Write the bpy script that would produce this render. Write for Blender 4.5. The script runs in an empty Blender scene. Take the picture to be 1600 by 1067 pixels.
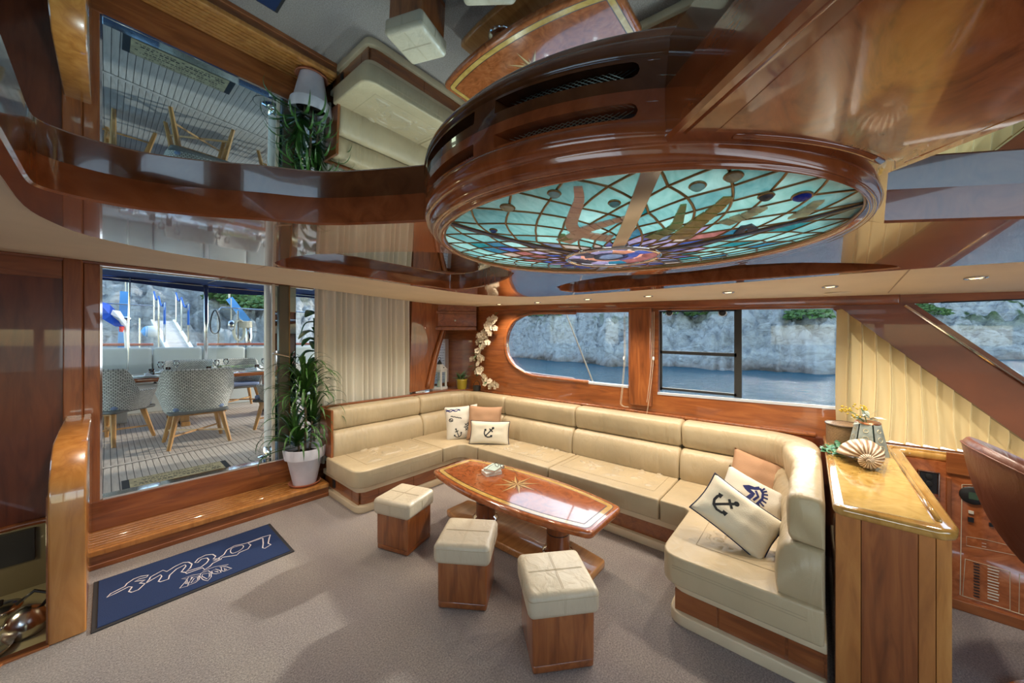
import bpy, bmesh, math, random
from mathutils import Vector, Matrix, noise
random.seed(7)
PI = math.pi
# ------------------------------------------------------------------ camera, sky, sun, exposure
H = 1.6; FPX = 545.0; YAW = math.radians(40.77)
cY, sY = math.cos(YAW), math.sin(YAW)
scn = bpy.context.scene
COL = scn.collection
cam_d = bpy.data.cameras.new('camera'); cam = bpy.data.objects.new('camera', cam_d); COL.objects.link(cam)
cam.location = (0, 0, H); cam.rotation_euler = (PI/2, 0, YAW-PI/2)
cam_d.sensor_width = 36; cam_d.lens = FPX*36/1600; cam_d.clip_start = .02; cam_d.clip_end = 2000
scn.camera = cam
scn.view_settings.view_transform = 'Standard'; scn.view_settings.look = 'None'
scn.view_settings.exposure = 0.34; scn.view_settings.gamma = 1; scn.view_settings.use_curve_mapping = False
world = bpy.data.worlds.new('sky'); scn.world = world; world.use_nodes = True
wn = world.node_tree; wn.nodes.clear()
wo = wn.nodes.new('ShaderNodeOutputWorld'); wb = wn.nodes.new('ShaderNodeBackground'); ws = wn.nodes.new('ShaderNodeTexSky')
ws.sky_type = 'NISHITA'; ws.sun_disc = False; ws.sun_elevation = math.radians(23); ws.sun_rotation = math.radians(76); ws.air_density = 1.3; ws.dust_density = .6
wn.links.new(ws.outputs[0], wb.inputs[0]); wb.inputs[1].default_value = 0.55
wn.links.new(wb.outputs[0], wo.inputs[0])
sd = bpy.data.lights.new('sun', 'SUN'); sd.energy = 2.6; sd.angle = math.radians(2.0); sd.color = (1, .93, .82)
sun = bpy.data.objects.new('sun', sd); COL.objects.link(sun)
sdir = Vector((.90, -.13, .40)).normalized()      # towards the sun
sun.rotation_euler = sdir.to_track_quat('Z', 'Y').to_euler(); sun.location = (5, -3, 9)
def area(name, loc, to, sx, sy, e, colr):
    l = bpy.data.lights.new(name, 'AREA'); l.shape = 'RECTANGLE'; l.size = sx; l.size_y = sy; l.energy = e; l.color = colr
    o = bpy.data.objects.new(name, l); COL.objects.link(o); o.location = loc
    o.rotation_euler = (Vector(to)-Vector(loc)).to_track_quat('-Z', 'Y').to_euler(); return o
# area lamps added to brighten the saloon, standing at unseen windows behind the camera
area('far_side_fill', (-2.28, -.2, 1.5), (1, .8, .9), 1.6, .7, 9, (.78, .88, 1))
area('windscreen_fill', (.6, -2.5, 1.5), (1.2, 1, .9), 2.4, .8, 13, (.80, .89, 1))

# ------------------------------------------------------------------ pixel helpers (rays of the photograph cut with real planes)
def ray(px, py):
    u = (px-800)/FPX; v = (533.5-py)/FPX
    return (cY+u*sY, sY-u*cY, v)
def Zp(px, py, z=0.):
    r = ray(px, py); t = (z-H)/r[2]; return Vector((r[0]*t, r[1]*t, z))
def Yp(px, py, y):
    r = ray(px, py); t = y/r[1]; return Vector((r[0]*t, y, H+r[2]*t))
def Xp(px, py, x):
    r = ray(px, py); t = x/r[0]; return Vector((x, r[1]*t, H+r[2]*t))
KS = .0465
def Tp(px, py, z0):
    r = ray(px, py); t = (z0-H)/(r[2]-KS*r[1]); return Vector((r[0]*t, r[1]*t, H+r[2]*t))
def Dp(px, py, d):
    r = ray(px, py); return Vector((r[0]*d, r[1]*d, H+r[2]*d))

# ------------------------------------------------------------------ materials
MATS = {}
def newmat(name):
    m = bpy.data.materials.new(name); m.use_nodes = True; MATS[name] = m
    nt = m.node_tree; b = nt.nodes['Principled BSDF']; return m, nt, b
def setp(b, col=None, rough=None, metal=None, coat=None, trans=None, spec=None, sheen=None, alpha=None):
    if col is not None: b.inputs['Base Color'].default_value = (*col, 1)
    if rough is not None: b.inputs['Roughness'].default_value = rough
    if metal is not None: b.inputs['Metallic'].default_value = metal
    if coat is not None: b.inputs['Coat Weight'].default_value = coat; b.inputs['Coat Roughness'].default_value = .03
    if trans is not None: b.inputs['Transmission Weight'].default_value = trans
    if spec is not None: b.inputs['Specular IOR Level'].default_value = spec
    if sheen is not None: b.inputs['Sheen Weight'].default_value = sheen
def coords(nt, scale, kind='Object', rot=(0, 0, 0)):
    tc = nt.nodes.new('ShaderNodeTexCoord'); mp = nt.nodes.new('ShaderNodeMapping')
    mp.inputs['Scale'].default_value = scale; mp.inputs['Rotation'].default_value = rot
    nt.links.new(tc.outputs[kind], mp.inputs[0]); return mp.outputs[0]
def noisetex(nt, vec, scale, detail=4, dist=0., rough=.55):
    n = nt.nodes.new('ShaderNodeTexNoise'); n.inputs['Scale'].default_value = scale; n.inputs['Detail'].default_value = detail
    n.inputs['Distortion'].default_value = dist; n.inputs['Roughness'].default_value = rough
    nt.links.new(vec, n.inputs['Vector']); return n.outputs['Fac']
def ramp(nt, fac, stops):
    r = nt.nodes.new('ShaderNodeValToRGB'); e = r.color_ramp.elements
    while len(e) < len(stops): e.new(.5)
    for i, (p, c) in enumerate(stops): e[i].position = p; e[i].color = (*c, 1)
    nt.links.new(fac, r.inputs[0]); return r.outputs[0]
def bump(nt, b, h, strength, dist=.01):
    n = nt.nodes.new('ShaderNodeBump'); n.inputs['Strength'].default_value = strength; n.inputs['Distance'].default_value = dist
    nt.links.new(h, n.inputs['Height']); nt.links.new(n.outputs[0], b.inputs['Normal']); return n
def wood(name, dark, mid, light, scale=(1.2, 1.2, 9), rough=.35, coat=.8, dist=1.2, rot=(0, 0, 0), ns=2.6):
    m, nt, b = newmat(name); setp(b, mid, rough, coat=coat)
    v = coords(nt, scale, rot=rot); f = noisetex(nt, v, ns, 6, dist)
    nt.links.new(ramp(nt, f, [(.28, dark), (.5, mid), (.74, light)]), b.inputs['Base Color'])
    return m
def plain(name, col, rough=.5, metal=0., coat=0., var=0., vs=8., bmp=0., bs=60., bd=.004, **k):
    m, nt, b = newmat(name); setp(b, col, rough, metal, coat, **k)
    if var:
        f = noisetex(nt, coords(nt, (1, 1, 1)), vs, 4)
        nt.links.new(ramp(nt, f, [(.3, tuple(c*(1-var) for c in col)), (.7, tuple(min(1, c*(1+var)) for c in col))]), b.inputs['Base Color'])
    if bmp: bump(nt, b, noisetex(nt, coords(nt, (1, 1, 1)), bs, 3), bmp, bd)
    return m
CH_D, CH_M, CH_L = (.155, .042, .010), (.265, .076, .018), (.37, .122, .031)
W_V = wood('cherry_upright', CH_D, CH_M, CH_L, (7, 7, .8))            # grain along z
W_X = wood('cherry_along_x', CH_D, CH_M, CH_L, (.8, 7, 7))
W_Y = wood('cherry_along_y', CH_D, CH_M, CH_L, (7, .8, 7))
W_G = wood('cherry_gloss_ceiling', (.20, .048, .012), (.31, .082, .022), (.40, .12, .035), (1.5, 3.5, 3), .18, 1., 1.5)
W_DK = wood('mahogany_dark', (.08, .016, .005), (.14, .030, .009), (.20, .048, .014), (5, 5, .7), .3, .7)
W_LT = wood('honey_wood', (.36, .13, .028), (.50, .20, .045), (.62, .28, .075), (6, 6, .9), .28, 1.)
W_TK = wood('teak_varnish', (.34, .14, .04), (.46, .20, .06), (.56, .27, .09), (.9, 9, 9), .3, .8)
W_BURL = wood('burl_veneer', (.17, .045, .012), (.34, .095, .026), (.46, .15, .045), (1.2, 3.2, 2), .17, .55, 5., ns=3.5)
W_GOLD = wood('satin_inlay', (.42, .24, .05), (.56, .34, .085), (.66, .44, .14), (3, 3, 3), .15, 1., 2.)
W_TAB = wood('table_burl', (.22, .06, .018), (.36, .10, .03), (.46, .15, .05), (3, 2, 3), .12, 1., 4.)
W_CT = wood('counter_top_wood', (.34, .17, .04), (.46, .25, .065), (.55, .33, .10), (1.5, 8, 3), .10, 1., 1.)
W_DKL = plain('inlay_dark_line', (.035, .012, .006), .3, coat=.5)
W_DECK = wood('deck_teak', (.46, .36, .29), (.58, .47, .385), (.68, .57, .48), (9, .8, 5), .55, 0)
W_CHL = wood('chair_leg_teak', (.34, .15, .04), (.46, .22, .065), (.55, .29, .10), (6, 6, 1), .4, .2)
CAULK = plain('black_caulk', (.012, .013, .016), .6)
MIRR, nt, b = newmat('smoked_mirror'); setp(b, (.37, .535, .65), .012, 1.)
CHROME = plain('chrome', (.78, .78, .78), .07, 1.)
STEEL = plain('stainless', (.66, .66, .66), .2, 1.); STRAP = plain('strap_metal', (.46, .45, .47), .16, 1.)
BRASS = plain('came_bronze', (.26, .17, .075), .32, .85)
BLACK = plain('black_plastic', (.014, .014, .016), .35)
BLKM = plain('black_frame', (.018, .017, .016), .4)
WHITE = plain('white_enamel', (.75, .74, .70), .35, coat=.3)
SOFF = plain('headliner_cream', (.80, .70, .53), .75, var=.04, vs=3, bmp=.15, bs=180)
def leather(name, col, wr=.5):
    m, nt, b = newmat(name); setp(b, col, .38, spec=.55)
    v = coords(nt, (1, 1, 1)); f = noisetex(nt, v, 3.2, 3)
    nt.links.new(ramp(nt, f, [(.3, tuple(c*.88 for c in col)), (.7, tuple(min(1, c*1.06) for c in col))]), b.inputs['Base Color'])
    w = noisetex(nt, coords(nt, (1.6, 1.6, .55)), 7, 3, .6, .5); g = noisetex(nt, v, 260, 2)
    mx = nt.nodes.new('ShaderNodeMath'); mx.operation = 'MULTIPLY_ADD'; mx.inputs[1].default_value = .06
    nt.links.new(g, mx.inputs[0]); nt.links.new(w, mx.inputs[2]); bump(nt, b, mx.outputs[0], wr, .045); return m
LEA = leather('cream_leather', (.51, .40, .245), .25)
LEA2 = leather('cream_leather_seat', (.50, .40, .26), .4)
LEA_ST = leather('stool_leather', (.58, .48, .34), .25)
LEA_STRIP = leather('cream_vinyl', (.70, .56, .36), .1)
LEA_BR = leather('brown_leather', (.17, .055, .03), .25)
SEAM = plain('seam_thread', (.42, .33, .21), .6)
CARPET, nt, b = newmat('carpet_pile'); setp(b, (.5, .42, .36), .95, sheen=.3)
v = coords(nt, (1, 1, 1)); f1 = noisetex(nt, v, 120, 5, 0, .85); f2 = noisetex(nt, coords(nt, (1, .35, 1), rot=(0, 0, .6)), 2.2, 3)
c1 = ramp(nt, f1, [(.36, (.27, .205, .185)), (.5, (.59, .49, .44)), (.62, (.88, .79, .73))])
c2 = ramp(nt, f2, [(.35, (.80, .75, .76)), (.65, (1., .97, .90))])
mm = nt.nodes.new('ShaderNodeMix'); mm.data_type = 'RGBA'; mm.blend_type = 'MULTIPLY'; mm.inputs[0].default_value = 1
nt.links.new(c1, mm.inputs[6]); nt.links.new(c2, mm.inputs[7]); nt.links.new(mm.outputs[2], b.inputs['Base Color'])
bump(nt, b, f1, 1., .03)
NAVY = plain('navy_mat', (.006, .022, .085), .9, bmp=.5, bs=300)
NAVY_EDGE = plain('mat_rubber_edge', (.02, .018, .02), .7)
PRINT = plain('mat_white_print', (.62, .55, .56), .8)
CURT = None
def cloth(name, col, translucent=.4):
    m, nt, b = newmat(name); setp(b, col, .85, sheen=.2)
    t = nt.nodes.new('ShaderNodeBsdfTranslucent'); t.inputs[0].default_value = (*col, 1)
    mx = nt.nodes.new('ShaderNodeMixShader'); mx.inputs[0].default_value = translucent
    out = nt.nodes['Material Output']
    w = noisetex(nt, coords(nt, (1, 1, 1)), 420, 2); bump(nt, b, w, .3, .002)
    nt.links.new(b.outputs[0], mx.inputs[1]); nt.links.new(t.outputs[0], mx.inputs[2]); nt.links.new(mx.outputs[0], out.inputs[0]); return m
CURT = cloth('cream_curtain', (.80, .74, .62), .18)
CURT2 = cloth('warm_curtain', (.64, .50, .26), .40)
SHEER = cloth('chart_paper', (.78, .80, .84), .5)
def glassmat(name, tint=(1, 1, 1), refl=1.0):
    m, nt, b = newmat(name); nt.nodes.remove(b); out = nt.nodes['Material Output']
    t = nt.nodes.new('ShaderNodeBsdfTransparent'); t.inputs[0].default_value = (*tint, 1)
    g = nt.nodes.new('ShaderNodeBsdfGlossy'); g.inputs['Roughness'].default_value = .01
    fr = nt.nodes.new('ShaderNodeFresnel'); fr.inputs[0].default_value = 1.5
    mu = nt.nodes.new('ShaderNodeMath'); mu.operation = 'MULTIPLY'; mu.inputs[1].default_value = refl
    mx = nt.nodes.new('ShaderNodeMixShader'); nt.links.new(fr.outputs[0], mu.inputs[0]); nt.links.new(mu.outputs[0], mx.inputs[0])
    nt.links.new(t.outputs[0], mx.inputs[1]); nt.links.new(g.outputs[0], mx.inputs[2]); nt.links.new(mx.outputs[0], out.inputs[0]); return m
GLASS = glassmat('window_glass', (.93, .97, .98), .35)
GLASS2 = glassmat('drinking_glass', (.96, .97, .97), .9)
def emis(name, col, s):
    m, nt, b = newmat(name); setp(b, col, .5); b.inputs['Emission Color'].default_value = (*col, 1); b.inputs['Emission Strength'].default_value = s; return m
LAMP = emis('lamp_lens', (1, .80, .42), 2.6)
BACKLIT = emis('backlight_panel', (1, .97, .93), 2.7)
def stained(name, col, col2=None, tr=.62):
    m, nt, b = newmat(name); setp(b, col, .08, spec=.6)
    col2 = col2 or tuple(min(1, c*1.5+.04) for c in col)
    f = noisetex(nt, coords(nt, (1, 2.2, 1)), 9, 4, 2.5); c = ramp(nt, f, [(.3, col), (.72, col2)])
    nt.links.new(c, b.inputs['Base Color'])
    t = nt.nodes.new('ShaderNodeBsdfTranslucent'); nt.links.new(c, t.inputs[0])
    mx = nt.nodes.new('ShaderNodeMixShader'); mx.inputs[0].default_value = tr
    bump(nt, b, noisetex(nt, coords(nt, (1, 1, 1)), 28, 3, 1.), .35, .01)
    nt.links.new(b.outputs[0], mx.inputs[1]); nt.links.new(t.outputs[0], mx.inputs[2]); nt.links.new(mx.outputs[0], nt.nodes['Material Output'].inputs[0]); return m
G_TEAL = [stained('glass_teal_a', (.30, .55, .56), (.48, .72, .73)), stained('glass_teal_b', (.36, .61, .60), (.54, .76, .76)), stained('glass_teal_c', (.24, .49, .52), (.42, .66, .68)), stained('glass_aqua', (.42, .66, .66), (.60, .80, .80))]
G_DEEP = [stained('glass_deep_teal', (.05, .30, .33)), stained('glass_sea_blue', (.08, .27, .36))]
G_PUR = [stained('glass_violet', (.20, .20, .36)), stained('glass_lilac', (.38, .36, .48)), stained('glass_slate', (.24, .29, .38)), stained('glass_rose', (.38, .22, .22)), stained('glass_blue', (.12, .20, .42)), stained('glass_pearl', (.45, .42, .40))]
G_CORAL = stained('glass_coral', (.90, .56, .42), (.95, .68, .55), .35); G_OLIVE = stained('glass_olive', (.40, .30, .08), None, .35); G_MOSS = stained('glass_moss', (.24, .32, .12), None, .35)
G_PEARL = stained('glass_cream', (.60, .52, .38)); G_SAPH = stained('glass_sapphire', (.01, .05, .45)); G_SMOKE = stained('glass_smoke', (.14, .13, .15))
LEAF = plain('leaf_green', (.035, .10, .018), .4, var=.4, vs=14); LEAF2 = plain('leaf_broad', (.03, .12, .03), .35, var=.3)
LEAF3 = plain('foliage_sage', (.10, .20, .08), .6, var=.3, vs=20)
BARK = plain('cane_bark', (.22, .15, .09), .8, var=.2, bmp=.4, bs=80)
POT = plain('whitewashed_clay', (.66, .64, .68), .75, var=.08, vs=6, bmp=.2, bs=70); TERRA = plain('terracotta', (.42, .14, .07), .7, var=.15)
SOIL = plain('potting_soil', (.03, .02, .014), .95)
def wicker(name, c1, c2, s=60):
    m, nt, b = newmat(name); setp(b, c1, .6)
    v = coords(nt, (1, 1, 1), 'UV'); br = nt.nodes.new('ShaderNodeTexBrick'); br.inputs['Scale'].default_value = s
    br.inputs['Mortar Size'].default_value = .05; br.inputs['Color1'].default_value = (*c1, 1); br.inputs['Color2'].default_value = (*c2, 1)
    br.inputs['Mortar'].default_value = tuple(c*.22 for c in c2)+(1,); br.inputs['Brick Width'].default_value = .5; br.inputs['Row Height'].default_value = .30
    nt.links.new(v, br.inputs[0]); nt.links.new(br.outputs[0], b.inputs['Base Color'])
    inv = nt.nodes.new('ShaderNodeMath'); inv.operation = 'SUBTRACT'; inv.inputs[0].default_value = 1; nt.links.new(br.outputs[1], inv.inputs[1])
    bump(nt, b, inv.outputs[0], .8, .01); return m
WICK = wicker('grey_wicker', (.80, .76, .69), (.58, .55, .50), 5)
WICK_BR = wicker('brown_wicker', (.40, .24, .11), (.30, .17, .07), 9)
GREYC = plain('grey_outdoor_fabric', (.60, .60, .56), .85, bmp=.3, bs=200); BLUEC = plain('blue_grey_fabric', (.22, .27, .42), .85)
AWN = plain('navy_awning', (.015, .035, .13), .8); BLUE = plain('light_blue_cover', (.13, .38, .75), .6)
ROPE = plain('rope_cream', (.62, .54, .40), .8); ROPEB = plain('rope_blue', (.02, .10, .36), .8); RED = plain('red_cloth', (.62, .03, .02), .7); FLAGW = plain('white_cloth', (.75, .73, .76), .7); FLAGB = plain('blue_cloth', (.015, .10, .62), .7)
LINEN = plain('cushion_linen', (.72, .66, .55), .85, bmp=.35, bs=220); LINEN2 = plain('cushion_offwhite', (.76, .68, .52), .85, bmp=.3, bs=160)
TAN = plain('cushion_tan', (.44, .25, .14), .9, bmp=.4, bs=160); INK = plain('black_print', (.012, .012, .014), .7); INKB = plain('navy_print', (.012, .02, .13), .7)
PIPING = plain('navy_piping', (.012, .016, .05), .7)
PAPER = plain('paper', (.76, .77, .73), .7); PAPER2 = plain('book_page_edge', (.70, .50, .36), .8)
GREENG = plain('gauge_screen', (.05, .09, .06), .15); ALU = plain('pale_label', (.60, .55, .45), .5)
GALLEY = plain('galley_laminate', (.42, .38, .24), .35, coat=.3)
PETAL = plain('orchid_petal', (.72, .62, .46), .6); YPOT = plain('yellow_glaze', (.40, .30, .03), .3, coat=.5); MUST = plain('mustard_flower', (.50, .33, .03), .8)
SHELLM, nt, b = newmat('seashell'); setp(b, (.6, .45, .3), .4)
wv = nt.nodes.new('ShaderNodeTexWave'); wv.inputs['Scale'].default_value = 1.; wv.bands_direction = 'X'; wv.inputs['Distortion'].default_value = .3
tc = nt.nodes.new('ShaderNodeTexCoord'); mp = nt.nodes.new('ShaderNodeMapping'); mp.inputs['Scale'].default_value = (1, 1, 1)
nt.links.new(tc.outputs['UV'], mp.inputs[0]); nt.links.new(mp.outputs[0], wv.inputs[0]); wv.inputs['Scale'].default_value = 1.1
nt.links.new(ramp(nt, wv.outputs['Fac'], [(.2, (.28, .16, .09)), (.6, (.66, .47, .28)), (.9, (.80, .68, .50))]), b.inputs['Base Color']); bump(nt, b, wv.outputs['Fac'], .6, .01)

# ------------------------------------------------------------------ geometry helpers
class MB:
    def __init__(s): s.v = []; s.f = []; s.uv = []; s.hasuv = False
    def add(s, vs, fs, uv=None):
        o = len(s.v); s.v += [tuple(p) for p in vs]; s.f += [tuple(i+o for i in f) for f in fs]
        if uv is not None: s.hasuv = True; s.uv += list(uv)
        else: s.uv += [(0, 0)]*len(vs)
        return s
    def box(s, x0, x1, y0, y1, z0, z1, M=None):
        p = [Vector((x, y, z)) for x in (x0, x1) for y in (y0, y1) for z in (z0, z1)]
        if M is not None: p = [M @ q for q in p]
        return s.add(p, [(0, 1, 3, 2), (4, 6, 7, 5), (0, 4, 5, 1), (2, 3, 7, 6), (0, 2, 6, 4), (1, 5, 7, 3)])
    def prism(s, poly, z0, z1, M=None):
        n = len(poly); p = [Vector((a[0], a[1], z0)) for a in poly]+[Vector((a[0], a[1], z1)) for a in poly]
        if M is not None: p = [M @ q for q in p]
        return s.add(p, [tuple(range(n))[::-1], tuple(range(n, 2*n))]+[(i, (i+1) % n, n+(i+1) % n, n+i) for i in range(n)])
    def tube(s, pts, r, n=8, caps=True, closed=False):
        pts = [Vector(p) for p in pts]; m = len(pts); rr = r if isinstance(r, (list, tuple)) else [r]*m
        vs = []; prev = None
        for i, p in enumerate(pts):
            a = pts[(i-1) % m] if (i > 0 or closed) else p; c = pts[(i+1) % m] if (i < m-1 or closed) else p
            t = (c-a).normalized() if (c-a).length > 1e-9 else Vector((0, 0, 1))
            if prev is None: u = t.orthogonal().normalized()
            else:
                u = prev-t*prev.dot(t); u = u.normalized() if u.length > 1e-6 else t.orthogonal().normalized()
            prev = u; w = t.cross(u)
            for k in range(n): a_ = 2*PI*k/n; vs.append(p+(u*math.cos(a_)+w*math.sin(a_))*rr[i])
        fs = []
        for i in range(m if closed else m-1):
            for k in range(n):
                j = (i+1) % m; fs.append((i*n+k, i*n+(k+1) % n, j*n+(k+1) % n, j*n+k))
        if caps and not closed: fs += [tuple(range(n))[::-1], tuple(range((m-1)*n, m*n))]
        return s.add(vs, fs)
    def lathe(s, prof, c=(0, 0, 0), n=24, M=None, sx=1., sy=1.):
        c = Vector(c); vs = []; m = len(prof)
        for (r, z) in prof:
            for k in range(n):
                a = 2*PI*k/n; q = Vector((r*math.cos(a)*sx, r*math.sin(a)*sy, z)); q = (M @ q) if M is not None else q; vs.append(q+c)
        fs = [(i*n+k, i*n+(k+1) % n, (i+1)*n+(k+1) % n, (i+1)*n+k) for i in range(m-1) for k in range(n)]
        if prof[0][0] > 1e-6: fs.append(tuple(range(n))[::-1])
        if prof[-1][0] > 1e-6: fs.append(tuple(range((m-1)*n, m*n)))
        return s.add(vs, fs)
    def grid(s, fn, nu, nv, uvs=(1, 1), closeu=False):
        vs = []; uv = []
        for i in range(nu+1):
            for j in range(nv+1): vs.append(fn(i/nu, j/nv)); uv.append((i/nu*uvs[0], j/nv*uvs[1]))
        fs = [(i*(nv+1)+j, (i+1)*(nv+1)+j, (i+1)*(nv+1)+j+1, i*(nv+1)+j+1) for i in range(nu) for j in range(nv)]
        return s.add(vs, fs, uv)
    def ribbon(s, pts, w, up=Vector((0, 0, 1)), closed=False, lift=0.):
        pts = [Vector(p) for p in pts]; m = len(pts); vs = []
        for i, p in enumerate(pts):
            a = pts[(i-1) % m] if (i > 0 or closed) else p; c = pts[(i+1) % m] if (i < m-1 or closed) else p
            t = (c-a); t = t.normalized() if t.length > 1e-9 else Vector((1, 0, 0)); q = t.cross(up).normalized()*w/2
            vs += [p+q+up*lift, p-q+up*lift]
        fs = [(2*i, 2*i+1, 2*((i+1) % m)+1, 2*((i+1) % m)) for i in range(m if closed else m-1)]
        return s.add(vs, fs)
    def mesh(s, name, mat, smooth=None, bevel=0, seg=3, weld=False):
        me = bpy.data.meshes.new(name); me.from_pydata(s.v, [], s.f)
        if s.hasuv:
            ul = me.uv_layers.new(name='UVMap')
            for l in me.loops: ul.data[l.index].uv = s.uv[l.vertex_index]
        bm = bmesh.new(); bm.from_mesh(me)
        if weld: bmesh.ops.remove_doubles(bm, verts=bm.verts, dist=1e-4)
        if bevel:
            es = [e for e in bm.edges if len(e.link_faces) == 2 and e.calc_face_angle(0) > .5]
            bmesh.ops.bevel(bm, geom=es, offset=bevel, segments=seg, profile=.5, affect='EDGES', clamp_overlap=True)
        bmesh.ops.recalc_face_normals(bm, faces=bm.faces); bm.to_mesh(me); bm.free()
        if smooth is not None:
            for p in me.polygons: p.use_smooth = True
            if smooth < 3:
                try: me.set_sharp_from_angle(angle=smooth)
                except Exception: pass
        me.materials.append(mat); return me
    def build(s, name, mat, parent=None, smooth=None, bevel=0, seg=3, weld=False):
        o = bpy.data.objects.new(name, s.mesh(name, mat, smooth, bevel, seg, weld)); COL.objects.link(o)
        if parent is not None: o.parent = parent; o.matrix_parent_inverse = pinv(parent)
        return o
def pinv(p):
    M = Matrix.Identity(4); q = p; chain = []
    while q is not None: chain.append(q); q = q.parent
    for q in reversed(chain): M = M @ (q.matrix_parent_inverse if q.parent else Matrix.Identity(4)) @ Matrix.LocRotScale(q.location, q.rotation_euler, q.scale)
    return M.inverted()
def tag(o, label=None, cat=None, group=None, kind=None):
    if label: o['label'] = label
    if cat: o['category'] = cat
    if group: o['group'] = group
    if kind: o['kind'] = kind
    return o
def thing(name, loc, label, cat, group=None, rz=0.):
    o = bpy.data.objects.new(name, None); COL.objects.link(o); o.location = loc; o.rotation_euler = (0, 0, rz); o.empty_display_size = .05
    return tag(o, label, cat, group)
def struct(o): o['kind'] = 'structure'; return o
def inst(name, me, parent, loc=(0, 0, 0), rot=(0, 0, 0), sc=(1, 1, 1)):   # object sharing mesh data, placed in the parent's own frame
    o = bpy.data.objects.new(name, me); COL.objects.link(o); o.parent = parent; o.location = loc; o.rotation_euler = rot; o.scale = sc; return o
def copytree(o, parent=None):
    c = o.copy(); COL.objects.link(c); c.parent = parent
    for ch in list(o.children): copytree(ch, c)
    return c
def RZ(a): return Matrix.Rotation(a, 4, 'Z')
def T(x, y, z): return Matrix.Translation((x, y, z))
def fill(name, outer, holes, thick, mat, zf, parent=None, bev=0., sub=True):
    cu = bpy.data.curves.new(name, 'CURVE'); cu.dimensions = '2D'; cu.fill_mode = 'BOTH'; cu.extrude = thick/2; cu.bevel_depth = bev; cu.bevel_resolution = 0; cu.offset = -bev
    for poly in [outer]+holes:
        sp = cu.splines.new('POLY'); sp.points.add(len(poly)-1); sp.use_cyclic_u = True
        for i, p in enumerate(poly): sp.points[i].co = (p[0], p[1], 0, 1)
    tmp = bpy.data.objects.new('tmp', cu); COL.objects.link(tmp)
    dg = bpy.context.evaluated_depsgraph_get(); me = bpy.data.meshes.new_from_object(tmp.evaluated_get(dg)); bpy.data.objects.remove(tmp); bpy.data.curves.remove(cu)
    for v in me.vertices: v.co.z += zf(v.co.x, v.co.y)
    me.materials.clear(); me.materials.append(mat)
    for p in me.polygons: p.use_smooth = bev > 0
    if bev > 0:
        try: me.set_sharp_from_angle(angle=.5)
        except Exception: pass
    o = bpy.data.objects.new(name, me); COL.objects.link(o)
    if parent is not None: o.parent = parent; o.matrix_parent_inverse = pinv(parent)
    return o
def smoothpoly(pts, n=3, closed=True):     # Catmull-Rom
    pts = [Vector((*p[:2], 0)) if len(p) == 2 else Vector(p) for p in pts]; m = len(pts); out = []
    rng = range(m) if closed else range(m-1)
    for i in rng:
        g = (lambda k: pts[k % m]) if closed else (lambda k: pts[max(0, min(m-1, k))])
        p0, p1, p2, p3 = g(i-1), g(i), g(i+1), g(i+2)
        for k in range(n):
            t = k/n; out.append(.5*((2*p1)+(p2-p0)*t+(2*p0-5*p1+4*p2-p3)*t*t+(3*p1-p0-3*p2+p3)*t**3))
    if not closed: out.append(pts[-1])
    return out

# ================================================================== SETTING
XW = 3.55; YD = 4.2
WL, WF = -2.35, -2.6
def zF(x, y): return 1.935+KS*y
def zM(x, y): return 2.015+KS*y
# floor, with the hole of the stairs going down at the left of the door
stair_hole = [(-.34, 3.03), (-.20, 3.03), (-.20, 4.3), (-1.3, 4.3), (-1.3, 2.2), (-.75, 2.2)]
fl = fill('floor', [(WL, WF), (XW+.05, WF), (XW+.05, YD), (-.20, YD), (-.20, 3.03), (-.34, 3.03), (-1.0, 1.6), (WL, 1.6)], [], .04, CARPET, lambda x, y: -.02); struct(fl)
MB().prism([(-.20, 3.03), (-.34, 3.03), (-1.0, 1.6), (-1.03, 1.6), (-.37, 3.09), (-.20, 3.09)], -.09, .012).build('floor_edge_trim', W_X, fl, bevel=.004)
# door wall
def slab(name, x0, x1, y0, y1, z0, z1, mat, parent=None, bevel=0): return MB().box(x0, x1, y0, y1, z0, z1).build(name, mat, parent, bevel=bevel)
wd = struct(slab('wall_aft', -1.5, -.21, YD, YD+.06, .30, 2.45, W_DK))
MB().box(-.215, -.12, YD-.03, YD+.08, .0, 2.3).build('corner_post', W_V, wd, bevel=.008)
slab('panel_rail', -1.5, -.215, YD-.02, YD, 2.06, 2.2, W_X, wd, .006)
MB().tube(smoothpoly([(-.21, YD-.01, .30), (-.30, YD-.01, .315), (-.48, YD-.01, .31), (-.8, YD-.01, .26), (-1.3, YD-.01, .1)], 4, False), .022, 8).build('curved_edge_moulding', W_X, wd, smooth=9)
slab('panel', -1.5, XW+.3, YD+.02, YD+.08, 2.2, 2.5, W_X, wd)          # above the door
# frame of the sliding door
dr = struct(bpy.data.objects.new('door_1', None)); COL.objects.link(dr); dr.location = (.6, YD, .1)
x_l, x_r = Yp(160, 500, YD).x, Yp(492, 500, YD).x
slab('door_sill', -.12, 1.62, YD-.01, YD+.1, .0, .365, W_X, dr, .006)
slab('door_jamb', -.12, x_l-.012, YD-.01, YD+.09, .36, 2.2, W_V, dr, .006)
slab('jamb_channel', x_l-.012, x_l, YD+.0, YD+.07, .37, 2.19, CHROME, dr)
slab('door_head', -.12, 2.75, YD-.01, YD+.1, 2.19, 2.24, W_X, dr, .005)
slab('threshold_strip', x_l, 1.2, YD-.012, YD+.11, .362, .380, CHROME, dr, .003)
slab('head_channel', x_l, 1.5, YD+.01, YD+.06, 2.175, 2.192, CHROME, dr)
xs = [Yp(p, 500, YD).x for p in (413, 422, 430, 436, 451, 456, 459)]
slab('door_stile', xs[1]+.02, xs[1]+.045, YD+.0, YD+.045, .38, 2.19, plain('cream_stile', (.62, .56, .45), .35, coat=.3), dr, .004)
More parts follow.
